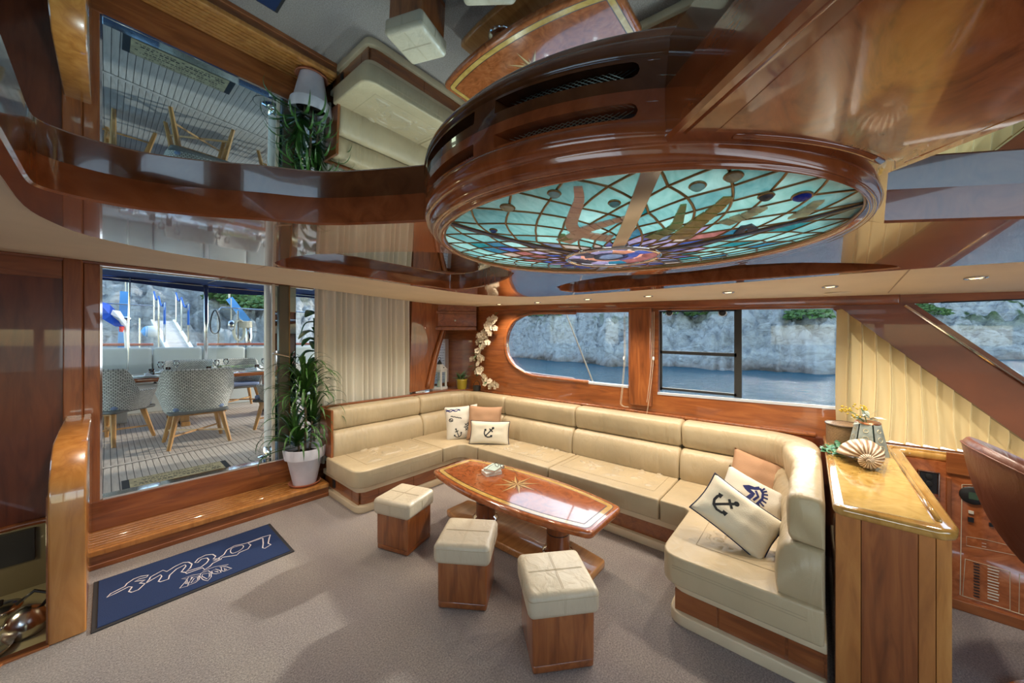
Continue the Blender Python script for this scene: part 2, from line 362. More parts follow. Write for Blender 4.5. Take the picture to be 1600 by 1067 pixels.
slab('mirror_strip', xs[1]+.04, xs[3], YD+.03, YD+.04, .38, 2.19, MIRR, dr)
slab('dark_stile', xs[3], xs[4], YD-.005, YD+.04, .2, 2.19, plain('olive_grey_stile', (.13, .12, .085), .3, .3), dr, .006)
slab('mirror_strip', xs[4]+.01, xs[6]+.03, YD+.03, YD+.04, .38, 2.19, MIRR, dr)
slab('bronze_stile', xs[4], xs[4]+.012, YD-.008, YD+.04, .38, 2.19, BRASS, dr)
slab('door_pane', x_l, xs[0], YD+.05, YD+.056, .38, 2.18, GLASS, dr)
slab('side_pane', xs[6], 2.3, YD+.05, YD+.056, .38, 2.18, GLASS, dr)
hb = MB().tube([Yp(427, 552, YD-.09), Yp(452, 558, YD-.09)], .012, 10).tube([Yp(431, 553, YD-.09), Yp(431, 553, YD-.09)+Vector((0, .09, 0))], .009, 8).build('door_handle', CHROME, dr, smooth=.8)
MB().tube([Yp(432, 548, YD-.012), Yp(432, 584, YD-.012)], .016, 10).build('lock_plate', CHROME, dr, smooth=.8)
# wall behind curtain and niche
slab('panel', 1.5, 1.62, YD+.0, YD+.06, 0, .95, W_V, wd)
slab('panel', 2.62, 2.72, YD+.0, YD+.06, .0, 2.25, W_V, wd)
slab('panel', 1.6, 2.7, YD+.0, YD+.05, .0, .86, W_X, wd)
# niche in the corner
nb_y = 4.42
for a, b_ in ((2.70, 3.0), (3.50, 3.62), (3.62, 3.80)):
    slab('panel', a, b_-.004, nb_y, nb_y+.03, .88, 2.3, W_V, wd, .003)
slab('panel', 3.0, 3.5, nb_y, nb_y+.03, 1.62, 2.3, W_V, wd)
slab('panel', 3.0, 3.5, nb_y, nb_y+.03, .88, .95, W_V, wd)
# the curved pillar between curtain and niche
pl = [Yp(px, py, 4.04) for px, py in ((641, 612), (645, 466), (729, 468), (712, 484), (700, 508), (690, 535), (683, 560), (677, 606))]
pm = MB(); n = len(pl)
pm.add([p for p in pl]+[p+Vector((0, .12, 0)) for p in pl], [tuple(range(n)), tuple(range(n, 2*n))[::-1]]+[(i, (i+1) % n, n+(i+1) % n, n+i) for i in range(n)])
struct(pm.build('trim_1', W_V, bevel=.008))
lm = [Yp(px, py, 4.02) for px, py in ((728, 470), (709, 484), (696, 508), (686, 535), (678, 562), (668, 606))]
MB().tube(smoothpoly(lm, 4, False), .03, 8).build('pillar_moulding', W_LT if False else W_V, bpy.data.objects['trim_1'], smooth=9)
# ---- window wall (right side of the boat)
ww = bpy.data.objects.new('wall_window_side', None); COL.objects.link(ww); ww.location = (XW, 1.5, 0); struct(ww)
def Wz(px, py): p = Xp(px, py, XW); return (p.y, p.z)
oval = smoothpoly([], 1) if False else None
y0o, z0o = Wz(790, 545)[0], None
zs_, zt_ = 1.128, 1.905
ov = []   # the window with one round end: outline in (y,z)
yr = Wz(982, 500)[0]; yl = Wz(790, 540)[0]
zb_l = Wz(842, 588)[1]; ztl = Wz(845, 488)[1]
pts_ov = [(982, 487.5), (900, 488.5), (840, 489), (818, 493), (802, 503), (793, 519), (790, 537), (793, 556), (802, 570), (816, 580), (833, 587), (870, 591.5), (920, 597), (982, 603.5)]
ov = [Wz(*p) for p in pts_ov]
mid = [Wz(*p) for p in ((1029, 485), (1308, 481.5), (1310, 636.5), (1028, 613.5))]
wall_top = 2.3
outer = [(4.6, .0), (4.6, wall_top), (-.32, wall_top), (-.32, 1.86), (-.40, .9), (-3.0, .9), (-3.0, 0)]
def fill_x(name, outer, holes, thick, mat, x, parent, bev=0.):
    o = fill(name, outer, holes, thick, mat, lambda a, b_: 0, None, bev)
    for v in o.data.vertices: a, b_, c = v.co; v.co = (x+c, a, b_)
    o.data.update()
    if parent is not None: o.parent = parent; o.matrix_parent_inverse = pinv(parent)
    return o
bigL = [(3.9, .0), (4.45, 0), (4.45, wall_top), (-.32, wall_top), (-.32, 1.86), (-.2, .9), (-3.0, .9), (-3.0, 0)]
fill_x('panel', [(4.45, 0), (4.45, wall_top), (-.22, wall_top), (-.22, .90), (-3.0, .90), (-3.0, 0)], [ov, mid], .06, W_Y, XW+.03, ww, .004)
def offset_frame(poly, d):   # widen/narrow about centre
    cx = sum(p[0] for p in poly)/len(poly); cz = sum(p[1] for p in poly)/len(poly); return [(p[0]+(d if p[0] > cx else -d), p[1]+(d if p[1] > cz else -d)) for p in poly]
MB().tube([(XW-.005, *p) for p in smoothpoly([(*p,) for p in ov][1:-1], 3, False) and [(q[0], q[1]) for q in smoothpoly(ov[1:-1], 3, False)]], .022, 8).build('window_moulding', W_Y, ww, smooth=9)
def window(name, poly, x): 
    w = bpy.data.objects.new(name, None); COL.objects.link(w); cy = sum(p[0] for p in poly)/len(poly); cz = sum(p[1] for p in poly)/len(poly); w.location = (x, cy, cz); struct(w); return w
w1 = window('window_1', ov, XW+.05)
fill_x('window_pane', offset_frame(ov, .01), [], .006, GLASS, XW+.055, w1)
MB().tube([(XW+.03, q[0], q[1]) for q in smoothpoly(ov[2:], 3, False)], .007, 6).build('chrome_edge', CHROME, w1, smooth=9)
w2 = window('window_2', mid, XW+.05)
fill_x('window_pane', offset_frame(mid, .01), [], .006, GLASS, XW+.055, w2)
def bar(name, p, q, w, par, mat=BLKM, x=XW+.03, th=.02):
    a, b_ = Vector((x, *p)), Vector((x, *q)); d = (b_-a).normalized(); n_ = Vector((0, -d.z, d.y))*w/2
    m = MB(); vs = [a+n_, a-n_, b_-n_, b_+n_]; e = Vector((th, 0, 0))
    m.add([v for v in vs]+[v+e for v in vs], [(0, 1, 2, 3), (7, 6, 5, 4), (0, 4, 5, 1), (1, 5, 6, 2), (2, 6, 7, 3), (3, 7, 4, 0)]); return m.build(name, mat, par)
bar('mullion', Wz(1152, 483), Wz(1152, 622), .055, w2)
bar('sash_rail', Wz(1030, 550), Wz(1150, 555), .03, w2)
bar('sash_rail', Wz(1030, 607), Wz(1150, 618), .022, w2); bar('sash_stile', Wz(1031, 486), Wz(1031, 610), .02, w2); bar('sash_rail', Wz(1030, 486.5), Wz(1150, 484.5), .012, w2)
bar('sill_strip', Wz(1028, 614.5), Wz(1310, 637.5), .022, w2, plain('pale_sill', (.62, .64, .68), .2, .3), XW-.01)
bar('sill_strip', Wz(840, 590), Wz(982, 604.5), .02, w1, plain('pale_sill_b', (.62, .64, .68), .2, .3), XW-.01)
slab('mullion_post', XW-.045, XW+.02, Wz(1020, 500)[0], Wz(985, 500)[0], .95, 1.935, W_V, ww, .015)
# moulding line below the windows and the dark ledge on which the sofa back ends
slab('sill_moulding', XW-.03, XW, -.22, 4.3, 1.0, 1.02, W_Y, ww, .006) if False else None
# header along the window wall, follows the tilt of the ceiling
hm = MB(); y0, y1 = -.45, 3.65
for (xa, xb, dz0, dz1) in ((XW-.05, XW+.03, -.062, .03),):
    vs = [Vector((x, y, zF(x, y)+dz)) for y in (y1, y0) for (x, dz) in ((xa, dz0), (xb, dz0-.0), (xb, dz1), (xa, dz1))]
    hm.add(vs, [(0, 1, 2, 3), (7, 6, 5, 4), (0, 4, 5, 1), (1, 5, 6, 2), (2, 6, 7, 3), (3, 7, 4, 0)])
hm.build('header_beam', W_Y, ww, bevel=.012, smooth=.7)
# the slanting windscreen pillar and the glass beyond
pi_x = XW-.02
pil = [Xp(px, py, pi_x) for px, py in ((1310, 481), (1345, 462), (1412, 470), (1600, 597), (1700, 665), (1800, 840), (1600, 688))]
n = len(pil); pm = MB(); pm.add(pil+[p+Vector((.10, 0, 0)) for p in pil], [tuple(range(n)), tuple(range(n, 2*n))[::-1]]+[(i, (i+1) % n, n+(i+1) % n, n+i) for i in range(n)])
struct(pm.build('trim_2', LEA_BR if False else plain('padded_brown', (.20, .055, .02), .42, coat=.25, var=.12, vs=5), bevel=.02, smooth=.9)).name = 'trim_2'
bl = [Xp(px, py, pi_x-.01) for px, py in ((1312, 483), (1600, 691))]
MB().tube([bl[0], bl[1], bl[1]+(bl[1]-bl[0])*.3], .009, 6).build('chrome_bead', BRASS, bpy.data.objects['trim_2'])
bl = [Xp(px, py, pi_x-.01) for px, py in ((1414, 477), (1600, 600))]
MB().tube([bl[0], bl[1], bl[1]+(bl[1]-bl[0])*.3], .008, 6).build('chrome_bead', CHROME, bpy.data.objects['trim_2'])
w3p = [Wz(*p) for p in ((1405, 470), (1900, 440), (1900, 800), (1600, 602))]
w3 = window('window_3', w3p, XW+.12)
fill_x('window_pane', w3p, [], .006, GLASS, XW+.10, w3)
hd2 = [Xp(px, py, XW-.03) for px, py in ((1392, 462), (1400, 472), (1610, 464), (2300, 440), (2300, 420), (1610, 450))]
n = len(hd2); pm = MB(); pm.add(hd2+[p+Vector((.10, 0, 0)) for p in hd2], [tuple(range(n)), tuple(range(n, 2*n))[::-1]]+[(i, (i+1) % n, n+(i+1) % n, n+i) for i in range(n)])
pm.build('header_beam', W_Y, ww, bevel=.008)
fb = [Xp(px, py, XW+.0) for px, py in ((1470, 471), (1610, 465), (2300, 442))]
MB().tube(fb, .012, 6).build('black_gasket', BLKM, w3)
# unseen sides of the saloon: other side and windscreen, with their window openings
ws_ = struct(bpy.data.objects.new('wall_far_side', None)); COL.objects.link(ws_); ws_.location = (WL, 0, 0)
slab('panel', WL-.05, WL, WF, YD, 0, 1.1, W_Y, ws_); slab('panel', WL-.05, WL, WF, YD, 1.95, 2.4, W_Y, ws_); slab('panel', WL-.05, WL, .8, YD, 1.1, 1.95, W_V, ws_)
for yy in (WF, -1.0, .7, 2.4, YD-.1): slab('mullion_post', WL-.05, WL, yy, yy+.12, 1.1, 1.95, W_Y, ws_)
wf_ = struct(bpy.data.objects.new('wall_front', None)); COL.objects.link(wf_); wf_.location = (0, WF, 0)
slab('panel', WL, XW, WF-.05, WF, 0, 1.05, W_X, wf_); slab('panel', WL, XW, WF-.05, WF, 1.95, 2.4, W_X, wf_); slab('panel', 1.9, XW, WF-.05, WF, 1.05, 1.95, W_V, wf_)
for xx in (WL, -.9, .5, 1.9, XW-.1): slab('mullion_post', xx, xx+.12, WF-.05, WF, 1.05, 1.95, W_X, wf_)
# ---- ceiling
ceil_out = [(-.17, -1.7), (-.172, 1.507), (-.171, 1.806), (-.138, 2.02), (-.054, 2.238), (.144, 2.392), (.364, 2.448), (.616, 2.407), (1.079, 2.376), (1.6, 2.395), (2.075, 2.406), (2.411, 2.28), (2.60, 2.035), (2.625, 1.75), (2.607, 1.522), (2.528, .951), (2.376, .187), (2.273, -.325), (2.252, -.602), (2.2, -1.7)]
DC = (1.080, .502)       # centre of the dome
def ell(a, k=1.): return (1.165+.60*k*math.cos(a), .535+.62*k*math.sin(a))
a1 = math.atan2(.345, -.518); a2 = math.atan2(-.345, -.554)
arc = [ell(a1-(a1-a2)*i/40, .97) for i in range(41)]
holeA = [(-.118, -.60), (-.126, 1.40), (-.122, 1.49), (-.10, 1.53), (-.05, 1.55), (.02, 1.55), (.092, 1.526), (.20, 1.45), (.31, 1.347), (.456, 1.226), (.573, 1.031), (.647, .88)]+arc+[(.611, .19)]
holeB = [(.648, 2.35), (.605, 2.25), (.595, 2.05), (.626, 1.821), (.693, 1.663), (.77, 1.48), (.861, 1.323), (.93, 1.235), (1.0, 1.20), (1.2, 1.225), (1.451, 1.265), (1.54, 1.33), (1.66, 1.5), (1.76, 1.68), (1.85, 1.9), (1.90, 2.12), (1.88, 2.25), (1.82, 2.30), (1.5, 2.31), (1.051, 2.305), (.78, 2.36), (.70, 2.38)]
holeC = [(2.20, 1.44), (2.102, 1.38), (1.95, 1.15), (1.84, .8), (1.82, .4), (1.87, .1), (1.95, -.05), (2.05, -.18), (2.13, -.25), (2.19, -.27), (2.235, -.24), (2.29, .181), (2.38, .901), (2.44, 1.25), (2.46, 1.38), (2.42, 1.46), (2.3, 1.48)]
holeD = [(.978, -.113), (.60, -.50), (.10, -1.0), (.10, -1.25), (1.92, -1.25), (1.90, -1.15), (1.498, -.40), (1.369, -.15), (1.2, -.02), (1.05, -.02)]
def zS(x, y): return zF(x, y)+.004+.085*max(0, min(1, (y-2.6)/1.6))*max(0, min(1, (3.35-x)/.6))
def edge(a, b_, n): return [(a[0]+(b_[0]-a[0])*i/n, a[1]+(b_[1]-a[1])*i/n) for i in range(n)]
s_out = edge((-1.6, WF), (-1.6, 4.22), 6)+edge((-1.6, 4.22), (XW+.02, 4.22), 16)+edge((XW+.02, 4.22), (XW+.02, WF), 12)+edge((XW+.02, WF), (-1.6, WF), 6)
sof = fill('ceiling', s_out, [[(a, b_) for a, b_ in ceil_out]], 0, SOFF, zS); struct(sof)
ceil_out = [(q[0], q[1]) for q in smoothpoly(ceil_out[1:-1], 3, False)]; ceil_out = [(-.17, -1.7)]+ceil_out+[(2.2, -1.7)]
holeB = [(q[0], q[1]) for q in smoothpoly(holeB, 3)]; holeC = [(q[0], q[1]) for q in smoothpoly(holeC, 3)]
holeA = [holeA[0]]+[(q[0], q[1]) for q in smoothpoly(holeA[1:12], 3, False)]+holeA[12:]
fr = fill('wood_frame', ceil_out, [holeA, holeB, holeC, holeD], .085, W_G, lambda x, y: zF(x, y)+.0405, sof, .006)
burl = [(.63, .118), (.475, -.028), (-.05, -.64), (-.05, -1.6), (.02, -1.6), (.03, -.98), (.86, -.19), (.96, -.115)]
burl += [ell(math.radians(a), 1.12) for a in range(-112, -139, -3)]
fill('burl_panel', burl, [], .006, W_BURL, lambda x, y: zF(x, y)-.004, sof, .002)
for bp_ in ([(.605, .155), (.44, -.03), (-.10, -.66)], [(.93, -.125), (.845, -.205), (.02, -1.0)]):
    MB().tube([(x, y, zF(x, y)-.004) for x, y in bp_], .006, 6).build('beam_bead', W_G, sof, smooth=9)
MB().tube([(*ell(math.radians(a), 1.10), zF(*ell(math.radians(a), 1.10))-.006) for a in range(-140, -112, 3)], .007, 6).build('beam_bead', W_G, sof, smooth=9)
mA = [(-.15, -.75), (-.15, 1.6), (.2, 1.6), (.5, 1.35), (.70, .95), (.75, .2), (.65, .15)]
mirA = fill('mirror_panel', [(-.15, -.70), (-.15, 1.6), (.15, 1.6), (.42, 1.35), (.62, 1.05), (.70, .90), (.70, .2), (.62, .15)], [], 0, MIRR, zM, sof)
fill('mirror_panel', [(.55, 1.25), (1.95, 1.1), (1.95, 2.36), (.55, 2.41)], [], 0, MIRR, lambda x, y: zF(x, y)+.058, sof)
fill('mirror_panel', [(1.78, -.3), (2.26, -.3), (2.36, .4), (2.50, 1.5), (2.0, 1.5), (1.78, .8)], [], 0, MIRR, lambda x, y: zF(x, y)+.058, sof)
fill('mirror_panel', [(1.0, -.04), (.02, -1.0), (.02, -1.3), (1.95, -1.3), (1.44, -.2), (1.3, -.02)], [], 0, MIRR, zM, sof)
roof = struct(slab('roof', -2.5, XW+.28, WF-.3, YD+.12, 2.42, 2.47, WHITE)); roof.name = 'trim_3'
# shadow gap / thin wood line round soffit at the door wall
MB().tube([(-.5, 4.19, zS(-.5, 4.2)-.012), (2.75, 4.15, zS(2.7, 4.2)-.02)], .014, 6).build('soffit_bead', W_X, sof)

# ================================================================== DOME
dome = thing('stained_glass_dome', (DC[0], DC[1], 1.93), 'round stained glass ceiling dome in a stepped glossy wooden ring', 'dome')
def plane(x, y): return 1.905+KS*y
def zdome(x, y):
    r2 = ((x-DC[0])/.502)**2+((y-DC[1])/.588)**2
    return plane(x, y)+.002-.052*max(0, 1-r2)
N = 120
prof = [(.565, .02), (.565, -.004), (.568, -.010), (.574, -.013), (.580, -.011), (.584, -.004), (.588, -.003), (.594, -.003), (.601, .004), (.605, .014), (.607, .021), (.612, .022), (.618, .030), (.6205, .040), (.6205, .052), (.618, .058)]
def ringpt(a, r, dz, kx=1.): 
    t = (r-.565)/.055; rx_, ry_ = .502+.193*t, .588+.067*t
    x = DC[0]+.120*t+rx_*math.cos(a); y = DC[1]+.025*t+ry_*math.sin(a); return Vector((x, y, plane(x, y)+dz))
def ringmesh(profile, n=N, a0=0, a1=2*PI): 
    m = MB(); k = len(profile); full = abs(a1-a0-2*PI) < 1e-6; steps = n
    vs = [ringpt(a0+(a1-a0)*i/steps, r, dz) for i in range(steps if full else steps+1) for (r, dz) in profile]
    L = steps if full else steps+1
    fs = [(i*k+j, ((i+1) % L)*k+j, ((i+1) % L)*k+j+1, i*k+j+1) for i in range(steps) for j in range(k-1)]
    return m.add(vs, fs)
ringmesh([(r-.0, z) for r, z in smoothpoly([(a, b_) for a, b_ in prof], 3, False) and [(q[0], q[1]) for q in smoothpoly(prof, 3, False)]]).build('ring_moulding', W_G, dome, smooth=9)
# drum with two slots: bands plus mesh behind
dr_r = .618; zlo, zhi = .045, .135
def ang(px, py):
    p = Tp(px, py, 1.962); return math.atan2((p.y-DC[1])/1.03, (p.x-DC[0])) % (2*PI)
sa = [ang(690, 300), ang(768, 251), ang(791, 236), ang(985, 197)]
sl0, sl1 = .063, .089
drum = MB()
def band(a0, a1, z0, z1, r=dr_r, n=20): 
    for i in range(n):
        p = [ringpt(a0+(a1-a0)*(i+s)/n, r, z) for s, z in ((0, z0), (1, z0), (1, z1), (0, z1))]; drum.add(p, [(0, 1, 2, 3)])
band(0, 2*PI, .04, sl0, n=120); band(0, 2*PI, sl1, .14, n=120)
band(sa[3], sa[0]+2*PI, sl0, sl1, n=90); band(sa[1], sa[2], sl0, sl1, n=2)
hs = (sl1-sl0)/2; zmid_ = (sl0+sl1)/2; ra_ = hs/.65
for e_, dr__ in ((sa[3], -1), (sa[0], 1)):       # round outer ends of the two slots
    for i in range(6):
        t0, t1 = i/6, (i+1)/6; h0, h1 = (hs*math.sqrt(max(0, 1-(1-t)**2)) for t in (t0, t1)); b0, b1 = e_+dr__*ra_*t0*1.2, e_+dr__*ra_*t1*1.2
        drum.add([ringpt(b0, dr_r, sl0), ringpt(b1, dr_r, sl0), ringpt(b1, dr_r, zmid_-h1), ringpt(b0, dr_r, zmid_-h0)], [(0, 1, 2, 3)])
        drum.add([ringpt(b0, dr_r, zmid_+h0), ringpt(b1, dr_r, zmid_+h1), ringpt(b1, dr_r, sl1), ringpt(b0, dr_r, sl1)], [(0, 1, 2, 3)])
for a0, a1 in ((sa[0], sa[1]), (sa[2], sa[3])):
    for zz in (sl0, sl1):
        for i in range(20):
            t0, t1 = a0+(a1-a0)*i/20, a0+(a1-a0)*(i+1)/20
            drum.add([ringpt(t0, dr_r, zz), ringpt(t1, dr_r, zz), ringpt(t1, dr_r-.035, zz), ringpt(t0, dr_r-.035, zz)], [(0, 1, 2, 3)])
    for t in (a0, a1): drum.add([ringpt(t, dr_r, sl0), ringpt(t, dr_r-.035, sl0), ringpt(t, dr_r-.035, sl1), ringpt(t, dr_r, sl1)], [(0, 1, 2, 3)])
drum.build('drum', W_G, dome, smooth=.9, weld=True)
back = MB()
for a0, a1 in ((sa[0]-.02, sa[1]+.02), (sa[2]-.02, sa[3]+.02)):
    back.grid(lambda u, v: ringpt(a0+(a1-a0)*u, dr_r-.036, .055+.045*v), 20, 1)
back.build('vent_recess', plain('recess_dark', (.02, .012, .008), .7), dome)
for a0, a1 in ((sa[0], sa[1]), (sa[2], sa[3])):
    g = MB(); L = abs(a1-a0)*dr_r; nn = max(6, int(L/.011)); hh = sl1-sl0
    for k in range(nn+4):
        for sg in (1, -1):
            t0 = (k-4)/nn if sg > 0 else k/nn; t1 = (k)/nn if sg > 0 else (k-4)/nn
            q0, q1 = (t0, 0), (t1, .6)
            if min(t0, t1) < .02 or max(t0, t1) > .98: continue
            P0 = ringpt(a0+(a1-a0)*q0[0], dr_r-.02, sl0); P1 = ringpt(a0+(a1-a0)*q1[0], dr_r-.02, sl0+hh*.9)
            g.tube([P0, P1], .0007, 3, False)
    o = g.build('vent_mesh', plain('wire_mesh', (.45, .40, .28), .4, .6), dome); o['kind'] = 'stuff'
# rope-like bead just inside the ring
MB().tube([ringpt(2*PI*i/90, .5645, -.003) for i in range(90)], .0035, 6, closed=True).build('rim_bead', BRASS, dome, smooth=9)
# backlight board above the glass
bl_ = [ell(2*PI*i/48, .97) for i in range(48)]
fill('light_board', bl_, [], 0, BACKLIT, lambda x, y: plane(x, y)+.125, dome)
# glass: cells between curved lattice lines; elliptical coordinates (rho, theta)
def DP(rho, th, dz=0.):
    x = DC[0]+.501*rho*math.cos(th); y = DC[1]+.587*rho*math.sin(th); return Vector((x, y, zdome(x, y)+dz))
RHUB = .255
straps = []
def px2dome(px, py):
    t = 1.2
    r = ray(px, py)
    for _ in range(30):
        x, y = r[0]*t, r[1]*t; z = zdome(x, y); t = (z-H)/r[2]
    return Vector((r[0]*t, r[1]*t, z))
def th_of(px, py):
    p = px2dome(px, py); return math.atan2((p.y-DC[1])/.587, (p.x-DC[0])/.501)
tA = th_of(1018, 262)            # metal strap towards the camera
tB = th_of(712, 350); tC = th_of(1320, 325)
tD = tA+PI
cuts = sorted([t % (2*PI) for t in (tA, tB, tC, tD)])
rings = [RHUB, .335, .42, .51, .60, .69, .785, .885, 1.0]
def wob(th, k): return .018*math.sin(th*7+k*2.1)+.012*math.sin(th*13+k)
pan_n = 0; camem = MB()
def pane(poly2, mat, parent=dome, name='glass_pane', lift=0., th=.003):
    # poly2: (rho,theta) corners; shrink a little, drape on the dome
    global pan_n
    cr = sum(p[0] for p in poly2)/len(poly2); ct = sum(p[1] for p in poly2)/len(poly2); n = len(poly2)
    pts = [DP(cr+(p[0]-cr)*.985, ct+(p[1]-ct)*.985, lift) for p in poly2]
    c = DP(cr, ct, lift); vs = [c]+pts+[p+Vector((0, 0, th)) for p in pts]+[c+Vector((0, 0, th))]
    fs = [(0, 1+(i+1) % n, 1+i) for i in range(n)]+[(1+i, 1+(i+1) % n, 1+n+(i+1) % n, 1+n+i) for i in range(n)]+[(2*n+1, 1+n+i, 1+n+(i+1) % n) for i in range(n)]
    MB().add(vs, fs).build(name, mat, parent); pan_n += 1
came_edges = set()
def came(p, q): 
    key = tuple(sorted(((round(p[0], 3), round(p[1], 3)), (round(q[0], 3), round(q[1], 3)))))
    if key in came_edges: return
    came_edges.add(key)
    a, b_ = DP(*p), DP(*q); mid_ = DP((p[0]+q[0])/2, (p[1]+q[1])/2)
    camem.tube([a, mid_, b_], .0032, 5, False)
hub_ = [DP(RHUB, 2*PI*i/48) for i in range(48)]
for s in range(4):
    t0 = cuts[s]; t1 = cuts[(s+1) % 4]+(2*PI if s == 3 else 0); span = t1-t0
    pad = .035
    # rhombic net: nodes at ring k, offset every other ring
    for k in range(len(rings)-1):
        pass
    R = len(rings)-1
    def ncell(k): return max(2, round(span*(.35+.65*rings[k])/(.30 if k > 2 else .22)/1.0))
    M_ = max(3, round(span/.235))
    def node(k, j):     # k ring index, j in half steps 0..2M
        r = rings[k]; t = t0+span*j/(2*M_)
        r2 = r if k in (0, R) else r+wob(t, k)*.8
        tt = t if j in (0, 2*M_) else t+.02*math.sin(k*3+j*2)
        padd = pad/max(r, .3)*(.5 if True else 1)
        if j == 0: tt = t0+padd*.9
        if j == 2*M_: tt = t1-padd*.9
        return (r2, tt)
    def mat_at(r, t):
        rr = random.random(); far = math.cos(t-(tA+PI)) # 1 = side away from the camera
        lim = .52+.12*math.sin(t*3+1)+.12*far
        if r < lim: return random.choice(G_PUR)
        if r < lim+.10 and rr < .45: return random.choice(G_DEEP)
        if rr < .05: return random.choice(G_DEEP)
        return random.choice(G_TEAL)
    for k in range(0, R-1):
        for j in range((k+1) % 2, 2*M_+1, 2):
            # rhombus centred on ring k+? : bottom node (k,j), sides (k+1,j+-1), top (k+2,j)
            if j % 2 != (k % 2): pass
    for k in range(-1, R):
        for j in range(0, 2*M_+1):
            if (j+k) % 2: continue
            b0 = (k, j) if k >= 0 else None; top = (k+2, j) if k+2 <= R else None
            l = (k+1, j-1) if j > 0 else None; r_ = (k+1, j+1) if j < 2*M_ else None
            ids = [q for q in (b0, l, top, r_) if q is not None]
            if b0 is None or top is None:
                pass
            if len(ids) < 3: continue
            pts = [node(*q) for q in ids]
            cr = sum(p[0] for p in pts)/len(pts); ct = sum(p[1] for p in pts)/len(pts)
            # curve the sides by adding mid points
            out = []
            for i in range(len(pts)):
                a_, b2 = pts[i], pts[(i+1) % len(pts)]
                out.append(a_)
                straight = (ids[i][0] == ids[(i+1) % len(pts)][0]) or (ids[i][1] == ids[(i+1) % len(pts)][1])
                out.append(((a_[0]+b2[0])/2, (a_[1]+b2[1])/2))
                if not (ids[i][0] == R and ids[(i+1) % len(pts)][0] == R): came(a_, b2)
            pane(out, mat_at(cr, ct))
# strands: coral tentacle, seaweed etc., pieces laid on the glass
def strand(pix, w0, w1, mat, name, segs):
    pts = [px2dome(*p) for p in pix]; pts = smoothpoly([tuple(p) for p in pts], 6, False); m = len(pts)
    for i in range(segs):
        a_ = i/segs; b_ = (i+.86)/segs; out = []
        for t in (a_, (a_+b_)/2, b_):
            f = t*(m-1); i0 = min(int(f), m-2); p = pts[i0].lerp(pts[i0+1], f-i0); d = (pts[i0+1]-pts[i0]).normalized(); nrm = Vector((-d.y, d.x, 0))
            w = w0+(w1-w0)*t; out.append((p+nrm*w/2, p-nrm*w/2))
        loop = [o[0] for o in out]+[o[1] for o in reversed(out)]
        lo = [Vector((p.x, p.y, zdome(p.x, p.y)-.0052)) for p in loop]; hi = [p+Vector((0, 0, .0045)) for p in lo]; n = len(lo)
        MB().add(lo+hi, [tuple(range(n)), tuple(range(n, 2*n))[::-1]]+[(q, (q+1) % n, n+(q+1) % n, n+q) for q in range(n)]).build(name, mat, dome)
strand([(903, 290), (905, 310), (898, 330), (893, 350), (905, 362), (930, 368), (955, 371)], .018, .045, G_CORAL, 'coral_segment', 15)
strand([(998, 333), (965, 342), (938, 350), (915, 357), (897, 368), (880, 376)], .012, .05, G_CORAL, 'coral_segment', 12)
strand([(1068, 318), (1062, 335), (1055, 352), (1035, 362), (1016, 371)], .012, .045, G_MOSS, 'seaweed_blade', 5)
strand([(1138, 306), (1118, 325), (1095, 342), (1075, 358), (1060, 372)], .02, .06, G_OLIVE, 'seaweed_blade', 6)
strand([(1190, 322), (1170, 333), (1150, 340), (1130, 348)], .03, .04, G_PEARL, 'shell_piece', 4)
strand([(1280, 312), (1262, 325), (1245, 338)], .02, .04, G_PEARL, 'shell_piece', 3)
strand([(1180, 352), (1165, 356), (1150, 358)], .05, .05, G_SMOKE, 'dark_shell_piece', 2)
strand([(885, 373), (880, 370), (879, 364)], .05, .01, G_MOSS, 'seaweed_blade', 2)
jm = [(793, 322, .017, G_PEARL), (866, 300, .014, G_TEAL[3]), (960, 315, .013, G_TEAL[2]), (1090, 288, .016, G_TEAL[3]), (1146, 273, .017, G_PEARL), (1197, 304, .015, G_SMOKE), (1253, 304, .019, G_SAPH), (771, 358, .010, G_PUR[4])]
for px, py, r, m_ in jm:
    c = px2dome(px, py); q = MB().lathe([(r, .002), (r*.93, -.005), (r*.6, -.0085), (0, -.010)], c+Vector((0, 0, -.002)), 16, sx=1.15, sy=.85); j_ = q.build('glass_jewel', m_, dome, smooth=9)
    MB().tube([c+Vector((r*1.15*math.cos(t*PI/10), r*.85*math.sin(t*PI/10), -.003)) for t in range(20)], .0025, 5, closed=True).build('jewel_rim', BRASS, j_, smooth=9)
camem.build('lead_came', BRASS, dome, smooth=9)['kind'] = 'stuff'
for t, w, mt, nm in ((tA, .036, STRAP, 'metal_strap'), (tB, .016, G_SMOKE, 'dividing_bar'), (tC, .016, G_SMOKE, 'dividing_bar'), (tD, .030, STRAP, 'metal_strap')):
    m = MB(); nn = 14
    for i in range(nn+1):
        r = RHUB+(1-RHUB)*i/nn; p = DP(r, t, -.006); tt = Vector((-math.sin(t), math.cos(t), 0))*w/2; m.v += [tuple(p+tt), tuple(p-tt)]; m.uv += [(0, 0)]*2
    m.f += [(2*i, 2*i+1, 2*i+3, 2*i+2) for i in range(nn)]
    for v in [Vector(q)+Vector((0, 0, .004)) for q in m.v]: m.v.append(tuple(v)); m.uv.append((0, 0))
    k = 2*(nn+1); m.f += [(k+2*i, k+2*i+2, k+2*i+3, k+2*i+1) for i in range(nn)]+[(2*i, 2*i+2, k+2*i+2, k+2*i) for i in range(nn)]+[(2*i+1, k+2*i+1, k+2*i+3, 2*i+3) for i in range(nn)]
    m.build(nm, mt, dome, smooth=.6)
MB().tube([DP(RHUB, 2*PI*i/60, -.004) for i in range(60)], .008, 8, closed=True).build('hub_ring', CHROME, dome, smooth=9)
